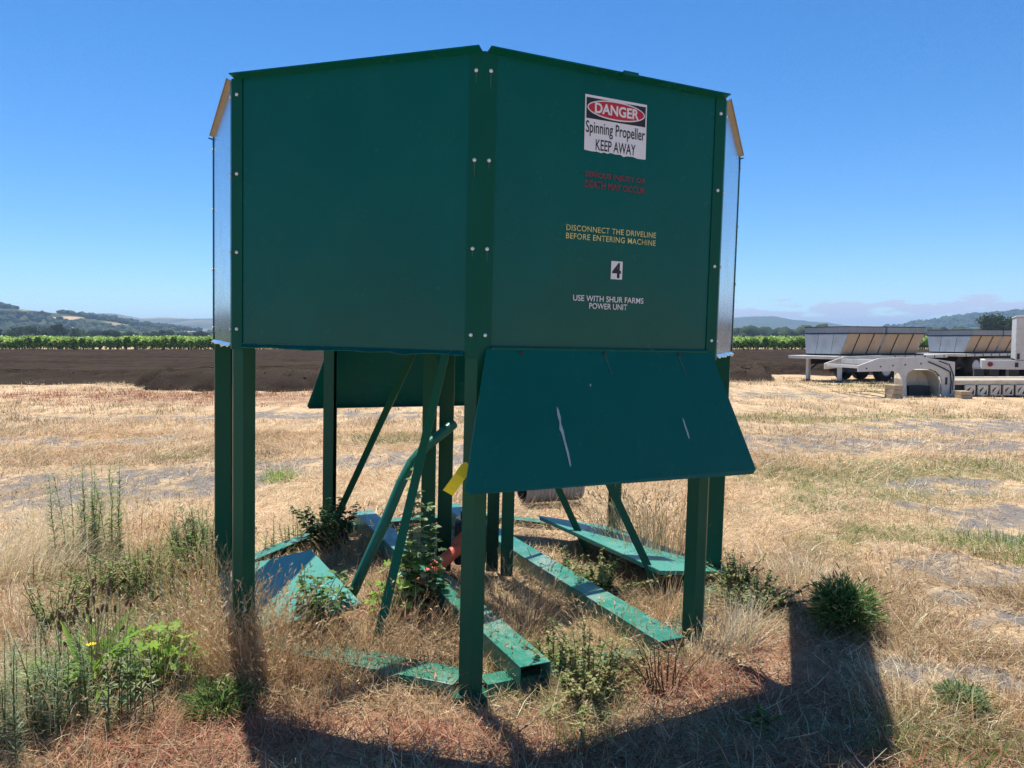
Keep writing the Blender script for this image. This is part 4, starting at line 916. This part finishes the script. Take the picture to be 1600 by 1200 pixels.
# ------------------------------------------------------------------ clumps and weeds, each a thing of its own
def root_at(name, label, cat, p, group=None):
    r_ = empty(name, (p[0], p[1], float(hgt(p[0], p[1])))); tag(r_, label, cat, group); return r_
def quads_to_tris(F): return np.concatenate([F[:, :3], F[:, [0, 2, 3]]])
def grass_clump(label, px, py, rad, n_, h, cols, lean=.5, curl=.9, w=.004, name='dry_grass_clump', cat='grass clump', az0=None, heads=0.0, p=None, mat=None, group=None):
    p = g(px, py) if p is None else p
    r_ = root_at(name, label, cat, p, group)
    rr = rad * np.sqrt(RNG.random(n_)); t = RNG.uniform(0, 6.28, n_); x = rr * np.cos(t); y = rr * np.sin(t)
    az = np.where(RNG.random(n_) < .6, t, RNG.uniform(0, 6.28, n_)) if az0 is None else az0 + RNG.normal(0, .7, n_)
    L = h * RNG.uniform(.45, 1.1, n_); a0 = np.abs(RNG.normal(0, lean, n_)); cu = RNG.uniform(.1, curl * 1.5, n_)
    P = np.stack([x, y, hgt(p[0] + x, p[1] + y) - r_.location.z - .005], -1)
    V, F, C = strands(P, az, a0, cu, L, np.full(n_, w) * RNG.uniform(.6, 1.2, n_), pal(cols, n_, .18), 4, azc=RNG.normal(0, .5, n_), tip=.25)
    np_obj('blades', V, F, C, mat or M_STRAW, r_)['kind'] = 'stuff'
    if heads:
        k = RNG.random(n_) < heads; tips = V.reshape(n_, -1, 3)[k][:, -1]; prev = V.reshape(n_, -1, 3)[k][:, -3]; m_ = k.sum()
        D = norm(tips - prev); pts = []
        for q in range(5):
            a_ = leaves(T_LEAF, tips + D * (q * .011) - D * .02, D + RNG.normal(0, .35, (m_, 3)), rand_dirs(m_), .024, .007, pal(cols, m_, .15)); pts.append(a_)
        V2, F2, C2 = merge(pts); np_obj('seed_heads', V2, F2, C2, M_STRAW, r_)['kind'] = 'stuff'
    return r_
def stems_leaves(r_, stems, leaf_n, T, L, W, cols, scol, stem_r=.004, up=.3, droop=.3, lo=.1, jitter=.0, mat=None):
    """stems: list of point lists (local); leaves spread along each"""
    mb = MB()
    for s in stems: mb.tube(s, [stem_r * (1 - .7 * i / (len(s) - 1)) for i in range(len(s))], 5, caps=False)
    V = np.array(mb.v); F = np.array([f for f in mb.f]); C = pal([scol], len(V), .08)
    np_obj('stems', V, F, C, M_LEAF, r_)['kind'] = 'stuff'
    Ps, Ds, Ss = [], [], []
    for s in stems:
        q = np.array([tuple(v_) for v_ in s]); k = max(3, int(leaf_n * RNG.uniform(.7, 1.3))); t = lo + (1 - lo) * RNG.random(k)
        f_ = t * (len(q) - 1); i = np.minimum(f_.astype(int), len(q) - 2); fr = (f_ - i)[:, None]
        Ps.append(q[i] * (1 - fr) + q[i + 1] * fr + RNG.normal(0, jitter, (k, 3)) if jitter else q[i] * (1 - fr) + q[i + 1] * fr)
        az = RNG.uniform(0, 6.28, k); Ds.append(np.stack([np.cos(az), np.sin(az), np.full(k, up) + RNG.normal(0, .25, k)], -1)); Ss.append(1.15 - .55 * t)
    P = np.concatenate(Ps); D = np.concatenate(Ds); S = np.concatenate(Ss); n_ = len(P)
    N = rand_dirs(n_) * .5 + np.array([0, 0, 1.0])
    V, F, C = leaves(T, P, D, N, L * S * RNG.uniform(.7, 1.2, n_), W * S * RNG.uniform(.7, 1.2, n_), pal(cols, n_, .22), droop)
    np_obj('foliage', V, F, C, mat or M_LEAF, r_)['kind'] = 'stuff'
    return r_
def stem(h, lean=.15, wig=.03, base=(0, 0), k=6, az=None):
    az = RNG.uniform(0, 6.28) if az is None else az; ln = abs(RNG.normal(0, lean)); pts = []
    x, y = base
    for i in range(k):
        t = i / (k - 1); pts.append((x + math.cos(az) * h * ln * t ** 1.5 + RNG.normal(0, wig * h * .3) * t, y + math.sin(az) * h * ln * t ** 1.5 + RNG.normal(0, wig * h * .3) * t, h * t * (1 - .25 * ln)))
    return pts
def bush(label, px, py, rad, h, nst, nleaf, L, W, cols, name='leafy_weed', T=T_LEAF, lean=.45, scol=(.16, .15, .07), group=None, up=.3, cat='weed', p=None):
    p = g(px, py) if p is None else p; r_ = root_at(name, label, cat, p, group)
    st = []
    for i in range(nst):
        a = RNG.uniform(0, 6.28); b_ = rad * .35 * math.sqrt(RNG.random())
        hh = h * RNG.uniform(.5, 1.05); st.append(stem(hh, lean * rad / max(.05, h) * 1.6, .08, (b_ * math.cos(a), b_ * math.sin(a)), az=a))
    return stems_leaves(r_, st, nleaf, T, L, W, cols, scol, up=up, lo=.05)
G_DARK = [(.09, .17, .05), (.12, .20, .06), (.07, .13, .045)]
G_MID = [(.17, .28, .07), (.22, .33, .09), (.13, .22, .06)]
G_BRIGHT = [(.26, .42, .08), (.32, .46, .10), (.20, .33, .07)]
G_GREY = [(.34, .42, .23), (.42, .49, .29), (.26, .33, .17)]
G_FADE = [(.30, .33, .12), (.38, .36, .16), (.22, .27, .09), (.44, .38, .20)]
PALE = [(.76, .63, .42), (.68, .54, .33), (.82, .71, .50)]
TAN = [(.62, .42, .22), (.70, .51, .29), (.52, .34, .17), (.56, .36, .19)]
BROWN = [(.34, .22, .13), (.42, .28, .16), (.26, .17, .10)]

# tall pale grass at the left edge
grass_clump('tall bleached grass bent over at the left edge, upper clump', 20, 900, .50, 900, .48, PALE, .6, 1.2, .005, az0=.3)
grass_clump('tall bleached grass leaning right between the left edge and the plantain', 75, 890, .42, 800, .45, PALE, .65, 1.2, .005, az0=0.1)
grass_clump('low dry grass below the bleached clump at the left edge', 25, 985, .32, 600, .30, TAN + PALE, .6, 1.1, .0042)
grass_clump('orange dry grass behind the green weeds, left of the outer leg', 215, 850, .55, 900, .28, TAN, .4, .9, .0042, heads=.2)
grass_clump('thin tan grass standing against the left front leg', 375, 1035, .22, 520, .42, TAN, .28, .7, .0032, heads=.35)
grass_clump('thin tan grass between the left leg and the green grass tuft', 325, 1010, .28, 640, .34, TAN, .35, .8, .0034, heads=.3)
grass_clump('dry brown grass in front of the low teal plate', 455, 1045, .28, 620, .30, TAN + BROWN, .5, 1.0, .0036, heads=.15)
grass_clump('dry brown grass at the foot of the slanting brace', 540, 1040, .28, 640, .32, TAN + BROWN, .5, 1.0, .0036, heads=.15)
grass_clump('tangle of dry stems right of the slanting brace', 640, 1020, .28, 380, .34, BROWN + TAN, .6, 1.1, .0036, heads=.2)
grass_clump('dry grass curling over the front base rail', 640, 1080, .22, 300, .20, TAN, .6, 1.1, .0034)
grass_clump('grey brown dry grass standing beside the front leg', 800, 985, .22, 420, .40, BROWN + [(.40, .34, .25)], .3, .7, .0032, heads=.2)
grass_clump('tall tan grass behind the right rear leg', 1020, 865, .45, 700, .45, TAN, .22, .5, .0045, heads=.4)
grass_clump('dry grass tuft under the right brace foot', 1040, 960, .20, 330, .26, TAN, .45, .9, .0036)
grass_clump('pale straw spray fanning out beside the right front leg', 1150, 1015, .10, 210, .30, PALE, .45, .5, .0045, az0=.6)
grass_clump('dry grass at the foot of the orange guard', 690, 965, .22, 360, .26, BROWN + TAN, .5, 1.0, .0034)
grass_clump('red brown dry stems in the middle under the machine', 650, 930, .24, 420, .26, REDS + BROWN, .4, .9, .0034)
grass_clump('dry grass tuft on the rear base rail at left', 560, 870, .25, 380, .32, TAN, .4, .9, .004, heads=.2)
grass_clump('straw heap right of the round green bush', 1410, 985, .34, 620, .22, PALE + TAN, .9, 1.2, .0042)
grass_clump('low brown straw heap farther right of the green bush', 1450, 1000, .36, 560, .18, BROWN + TAN, .9, 1.2, .0042)
grass_clump('bleached tuft behind the round green bush', 1255, 905, .22, 330, .22, PALE, .55, .9, .0042)
grass_clump('dry tuft in the bottom right corner', 1560, 1120, .22, 420, .20, TAN, .8, 1.1, .004)
grass_clump('dry tuft beside the dark shadow at lower right', 1420, 1130, .22, 420, .18, PALE + TAN, .8, 1.1, .004)
grass_clump('tall orange dry stems along the outer left leg', 318, 930, .30, 520, .40, TAN, .3, .7, .0036, heads=.25)
grass_clump('straw mat at the bottom of the picture under the front leg', 560, 1120, .34, 500, .10, TAN + BROWN, 1.0, 1.0, .0036)
grass_clump('straw mat at the bottom right of the front leg', 900, 1140, .40, 600, .14, TAN + PALE, .9, 1.0, .0036)
# green grass tufts
grass_clump('short bright green grass tuft before the left leg', 343, 1108, .12, 420, .13, G_MID + G_BRIGHT, .55, .9, .005, name='green_grass_tuft', mat=M_LEAF)
grass_clump('green grass patch beside the grey patch at the right edge', 1575, 862, .45, 700, .12, G_BRIGHT + G_MID, .5, .9, .007, name='green_grass_tuft', mat=M_LEAF)
grass_clump('small bright green tuft seen between the left legs', 437, 748, .20, 220, .18, G_BRIGHT, .5, .9, .009, name='green_grass_tuft', mat=M_LEAF)
grass_clump('green and straw grass in the lower right corner', 1500, 1185, .30, 600, .14, G_FADE + G_MID, .5, .9, .0045, name='green_grass_tuft', mat=M_LEAF)
grass_clump('faint green tuft at the bottom centre right of the leg', 915, 1150, .12, 260, .12, G_FADE + G_BRIGHT, .5, .9, .004, name='green_grass_tuft', mat=M_LEAF)

# feathery weeds at left
def feathery(label, px, py, h, nst, rad, cols, nleaf=90, L=.045, W=.006, name='feathery_weed'):
    p = g(px, py); r_ = root_at(name, label, 'weed', p)
    st = [stem(h * RNG.uniform(.55, 1.0) if i else h, .12, .03, (RNG.normal(0, rad * .5), RNG.normal(0, rad * .5))) for i in range(nst)]
    return stems_leaves(r_, st, nleaf, T_LEAF, L, W, cols, (.18, .22, .09), stem_r=.0035, up=.7, droop=.25, lo=.04)
feathery('tall feathery green weed with thin upright stems at left', 140, 880, .74, 16, .17, G_MID + G_GREY + G_BRIGHT, 130, .075, .008)
feathery('feathery green weed rising beside the outer left leg', 305, 890, .52, 20, .16, G_MID + G_GREY, 120, .07, .008)
feathery('grey green feathery weed in the bottom left corner', 45, 1150, .46, 34, .22, G_GREY, 100, .06, .0045)
feathery('small feathery green weed behind the plantain seed heads', 235, 940, .30, 14, .15, G_FADE + G_MID, 70, .04, .006)
feathery('loose yellow green weeds in the middle of the left meadow', 190, 915, .28, 16, .26, G_FADE, 60, .04, .007)
feathery('low loose green weeds left of the leg base', 275, 965, .26, 14, .22, G_FADE + G_MID, 60, .04, .008)
feathery('thin grey stems standing in front of the plantain', 200, 1130, .40, 9, .10, G_GREY, 34, .05, .008)
feathery('loose pale green weeds seen between the left legs', 455, 860, .30, 14, .25, G_FADE, 70, .05, .007)
# plantain with separate leaves and seed heads
SEEDM = plain('brown_seed_head', (.13, .07, .04), .9)
def plantain(label, px, py, nleaf, L, nsp, hsp):
    p = g(px, py); r_ = root_at('plantain', label, 'weed', p)
    V = []; F = []; K = 6
    for i in range(K + 1):
        t = i / K; w = .045 * math.sin(math.pi * min(1, t * .93 + .06)) ** .8; zz = .62 * t - .55 * t * t
        V += [(t, -w, zz + .015), (t, 0, zz), (t, w, zz + .015)]
    for i in range(K):
        for k in (0, 1): F.append((3 * i + k, 3 * i + 3 + k, 3 * i + 4 + k, 3 * i + 1 + k))
    mes = []
    for c0 in ((.24, .40, .06), (.31, .47, .09), (.17, .30, .05)):
        mes.append(np_mesh('leaf', np.array(V), np.array(F), np.tile(np.array([c0]), (len(V), 1)), M_LEAF, True))
    for i in range(nleaf):
        a = RNG.uniform(0, 6.28); s = L * RNG.uniform(.55, 1.1)
        dup(mes[i % 3], 'leaf', r_, (RNG.normal(0, .03), RNG.normal(0, .03), 0), (RNG.normal(0, .25), -RNG.uniform(.1, .95), a), (s, s * RNG.uniform(.8, 1.3), s))
    mb = MB(); hb = MB()
    for i in range(nsp):
        s = stem(hsp * RNG.uniform(.7, 1.08), .28, .02, (RNG.normal(0, .05), RNG.normal(0, .05)), 5); mb.tube(s, .0018, 4, caps=False)
        q = Vector(s[-1]); d_ = (Vector(s[-1]) - Vector(s[-2])).normalized(); hb = MB().tube([q - d_ * .004, q + d_ * .008, q + d_ * .028, q + d_ * .036], [.003, .0062, .0055, .001], 6); hb.build('seed_head', SEEDM, r_)
    mb.build('stalks', plain('dry_stalk', (.40, .32, .17), .8), r_)['kind'] = 'stuff' 
    return r_
plantain('plantain with long glossy leaves and brown seed heads at left', 155, 1085, 64, .36, 30, .46)
plantain('smaller plantain rosette at left of the seed heads', 95, 1085, 26, .26, 5, .32)
# yellow flower
fl = root_at('yellow_flower', 'single small yellow flower head among the plantain stalks', 'flower', g(157, 1090) + np.array([0, -.06]))
MB().tube(stem(.25, .02, .01), .002, 5).build('stalk', plain('green_stalk', (.10, .16, .05), .7), fl)
mb = MB()
for i in range(12):
    a = i * math.pi / 6; mb.sheet([(0, 0, .252), (.018 * math.cos(a - .2), .018 * math.sin(a - .2), .258), (.022 * math.cos(a), .022 * math.sin(a), .256), (.018 * math.cos(a + .2), .018 * math.sin(a + .2), .258)], .001)
mb.build('petals', plain('yellow_petal', (.80, .62, .02), .6), fl)
# mallow with separate lobed leaves
def mallow(label, px, py, nleaf, rad, h, size):
    p = g(px, py); r_ = root_at('mallow', label, 'weed', p)
    V = [(0, 0, 0)]; m_ = 18
    for i in range(m_):
        a = math.radians(-160 + 320 * i / (m_ - 1)); rr = .5 * (1 + .28 * math.cos(5 * a * .98)) ; V.append((rr * math.cos(a) + .1, rr * math.sin(a), .09 * math.cos(5 * a) + .06))
    F = np.array([(0, i, i + 1) for i in range(1, m_)])
    mes = [np_mesh('leaf', np.array(V), F, np.tile(np.array([c0]), (len(V), 1)), M_LEAF) for c0 in ((.33, .50, .08), (.26, .42, .08), (.40, .55, .13))]
    mb = MB()
    for i in range(nleaf):
        a = RNG.uniform(0, 6.28); d_ = rad * math.sqrt(RNG.random()); z = h * RNG.uniform(.25, 1.0) * (1 - .45 * d_ / rad); q = (d_ * math.cos(a), d_ * math.sin(a), z); s = size * RNG.uniform(.6, 1.2)
        dup(mes[i % 3], 'leaf', r_, q, (RNG.normal(0, .45), RNG.normal(.1, .45), a), (s, s, s))
        mb.tube([(q[0] * .15, q[1] * .15, 0), (q[0] * .5, q[1] * .5, z * .6), q], [.003, .0022, .0015], 5, caps=False)
    mb.build('stalks', plain('mallow_stalk', (.14, .20, .06), .7), r_)['kind'] = 'stuff'; return r_
mallow('bright green mallow with lobed leaves right of the plantain', 248, 1075, 80, .19, .36, .058)
mallow('pale green mallow leaves under the machine near the slanting brace', 605, 975, 30, .12, .42, .06)
def ball_weed(label, px, py, rad, h, n_, cols, L=.045, W=.006):
    p = g(px, py); r_ = root_at('bushy_weed', label, 'weed', p)
    d_ = rand_dirs(n_); rr = RNG.random(n_) ** .6 * (1 + .35 * (RNG.random(n_) < .08)); lump = .35 + 1.15 * fbm(d_[:, 0] * 2.2 + 5, d_[:, 1] * 2.2 + d_[:, 2] * 1.7, 7, 3)
    P = d_ * (rr * lump)[:, None] * np.array([rad, rad, h * .52]) + np.array([0, 0, h * .46]); P[:, 2] = np.abs(P[:, 2])
    D = d_ * np.array([1, 1, .6]) + np.array([0, 0, .75]) + RNG.normal(0, .45, (n_, 3))
    V, F, C = leaves(T_LEAF, P, D, rand_dirs(n_, .6), L * RNG.uniform(.5, 1.5, n_), W, pal(cols + [(.36, .34, .14)], n_, .3), .25)
    np_obj('foliage', V, F, C, M_LEAF, r_)['kind'] = 'stuff'
    mb = MB()
    for i in range(16):
        a = i * .4; e = rad * .8 * math.sqrt((i + 1) / 16); mb.tube([(0, 0, 0), (e * .5 * math.cos(a * 5), e * .5 * math.sin(a * 5), h * .35), (e * math.cos(a * 5), e * math.sin(a * 5), h * .75)], [.004, .003, .0015], 5, caps=False)
    mb.build('stems', plain('weed_stem', (.14, .18, .07), .8), r_)['kind'] = 'stuff'
    return r_
# prickly weeds under and around the machine
LOB = dict(T=T_LOBE)
bush('dark green leafy shrub at the foot of the rear left leg', 515, 862, .28, .42, 34, 54, .06, .036, G_DARK, lean=.4)
bush('prickly green thistle in front of the low teal plate', 490, 1000, .20, .42, 13, 22, .085, .055, G_DARK + G_MID, T=T_LOBE, lean=.35, name='thistle')
bush('tall prickly lettuce crossing the slanting brace', 640, 962, .12, .84, 5, 30, .11, .07, G_MID + G_GREY, T=T_LOBE, lean=.12, name='thistle')
bush('grey green prickly stem right of the slanting brace', 672, 960, .08, .68, 4, 28, .10, .055, G_GREY + G_DARK, T=T_LOBE, lean=.10, name='thistle')
bush('low olive weed between the two fork pockets', 935, 930, .25, .27, 34, 40, .037, .024, G_FADE + G_MID, lean=.6)
bush('olive weed spilling over the far fork pocket', 890, 905, .18, .22, 14, 26, .035, .024, G_FADE + G_MID, lean=.6)
bush('straggling yellowish weed in front of the right fork pocket', 920, 1075, .34, .30, 46, 44, .032, .020, G_FADE, lean=.7, scol=(.3, .22, .12))
bush('straggling green weed beside the open fork pocket end', 870, 1055, .24, .26, 18, 30, .032, .022, G_FADE + G_MID, lean=.6)
bush('brown twiggy weed before the right front leg', 1040, 1085, .22, .30, 22, 12, .022, .012, BROWN, lean=.5, scol=(.16, .11, .07))
bush('dark low weed in the shade behind the right legs', 1185, 950, .30, .22, 40, 40, .036, .022, G_DARK + G_FADE, lean=.8)
bush('weed growing at the outer right leg', 1150, 925, .18, .28, 24, 34, .034, .022, G_FADE + G_DARK, lean=.5)
ball_weed('rounded bushy green weed standing at the shadow edge', 1315, 985, .18, .30, 3400, G_MID + G_DARK, .058, .007)
ball_weed('small grey green weed at lower right', 1500, 1112, .105, .11, 1500, G_GREY + G_MID)
ball_weed('low rounded green weed beside the mallow and the leg', 345, 1110, .15, .12, 1100, G_MID + G_DARK)
bush('tiny green weed in the shadow of the right leg', 1195, 1135, .10, .08, 10, 16, .03, .02, G_BRIGHT + G_MID, lean=.6)
bush('tiny sunlit weed at the bottom centre', 925, 1120, .09, .09, 10, 18, .028, .02, G_BRIGHT + G_FADE, lean=.6)

# corrugated pipe lying behind the machine
cp = empty('corrugated_pipe', (.33, 7.35, .0), math.radians(18)); tag(cp, 'grey corrugated pipe lying on the grass behind the machine', 'pipe')
pts = []; rr = []
for i in range(64): pts.append((-.25 + .6 * i / 63, 0, .17)); rr.append(.155 + .006 * math.sin(i * math.pi / 2 + .8))
MB().tube(pts, rr, 24, caps=False).build('pipe_wall', paint('grey_plastic', (.33, .33, .34), (.2, .2, .2), .6, .3, .4, .1), cp, smooth=False)
MB().tube([(-.245, 0, .17), (.345, 0, .17)], .14, 20, caps=False).build('pipe_lining', M_SHADE, cp)

# ------------------------------------------------------------------ haze over the valley
hz = MB().box(-6100, 6100, -5600, 6100, -4, 135).build('haze', M_DARK); hz.data.materials.clear()
hm = bpy.data.materials.new('haze'); hm.use_nodes = True; hm.node_tree.nodes.clear()
ho = hm.node_tree.nodes.new('ShaderNodeOutputMaterial'); hv = hm.node_tree.nodes.new('ShaderNodeVolumePrincipled')
hv.inputs['Color'].default_value = (.50, .73, 1.0, 1); hv.inputs['Density'].default_value = 0.00026; hv.inputs['Anisotropy'].default_value = 0.0
hm.node_tree.links.new(hv.outputs[0], ho.inputs['Volume']); hz.data.materials.append(hm)
tag(hz, 'thin blue haze over the valley', 'haze', kind='stuff')

grass_clump('low dry grass at the foot of the plantain', 215, 1120, .30, 700, .14, TAN + BROWN, .7, 1.1, .004)
grass_clump('dry grass in front of the corner weeds at bottom left', 110, 1165, .30, 600, .14, TAN + PALE, .7, 1.1, .004)
grass_clump('dry grass left of the mallow leaves', 60, 1050, .30, 600, .22, TAN + PALE, .6, 1.1, .004)
grass_clump('thin dry grass over the front rail near the left leg', 470, 1075, .26, 520, .20, TAN, .55, 1.0, .0034)
bush('low green weed tangle left of the mallow', 190, 1050, .20, .22, 24, 30, .04, .018, G_MID + G_FADE, lean=.6)
bush('low green weed tangle behind the mallow', 275, 1015, .24, .24, 24, 30, .04, .016, G_FADE + G_MID, lean=.6)

bush('bright yellow green weeds in the middle of the left meadow', 225, 925, .30, .36, 30, 40, .05, .014, G_BRIGHT + G_FADE, lean=.4)
bush('bright green weeds leaning against the outer left leg', 295, 905, .24, .40, 26, 40, .055, .014, G_BRIGHT + G_MID, lean=.35)
bush('yellow green weeds behind the plantain stalks', 150, 935, .28, .30, 24, 36, .05, .013, G_FADE + G_BRIGHT, lean=.45)

grass_clump('tall pale grass stalks with seed heads behind the left weeds', 110, 860, .40, 420, .52, PALE, .3, .7, .0042, heads=.35)
grass_clump('pale straw tuft in the middle of the right hand ground', 1380, 930, .34, 420, .16, PALE + TAN, .8, 1.1, .005)
grass_clump('matted pale straw right of the dark shadow', 1440, 1060, .30, 420, .13, PALE, 1.0, 1.1, .0048)
grass_clump('matted straw between the round weed and the grey patches', 1400, 885, .40, 420, .16, PALE + TAN, .9, 1.1, .005)

grass_clump('dry stems with seed heads standing among the mallow', 265, 1060, .22, 260, .40, TAN + PALE, .3, .7, .0034, heads=.4)
grass_clump('dry stems rising between the plantain and the bottom left corner', 80, 1120, .26, 320, .34, TAN + PALE, .4, .9, .0036, heads=.3)
grass_clump('tall dry stems in front of the left front leg', 400, 1065, .16, 220, .40, TAN, .3, .8, .0032, heads=.4)
grass_clump('dry tangle between the left leg and the front rail', 430, 1050, .24, 420, .30, TAN + BROWN, .5, 1.1, .0034, heads=.2)
grass_clump('dry tangle half hiding the middle fork pocket', 770, 1030, .20, 260, .26, TAN + BROWN, .5, 1.0, .0034, heads=.2)
grass_clump('dry grass growing along the right fork pocket', 960, 1010, .22, 300, .24, TAN, .5, 1.0, .0034, heads=.2)
grass_clump('dry stems at the foot of the right front leg', 1090, 1045, .16, 240, .24, TAN + PALE, .45, .9, .0034, heads=.2)
bush('green weed tangle behind the bleached grass at left', 90, 990, .26, .34, 22, 34, .05, .014, G_MID + G_FADE, lean=.4)
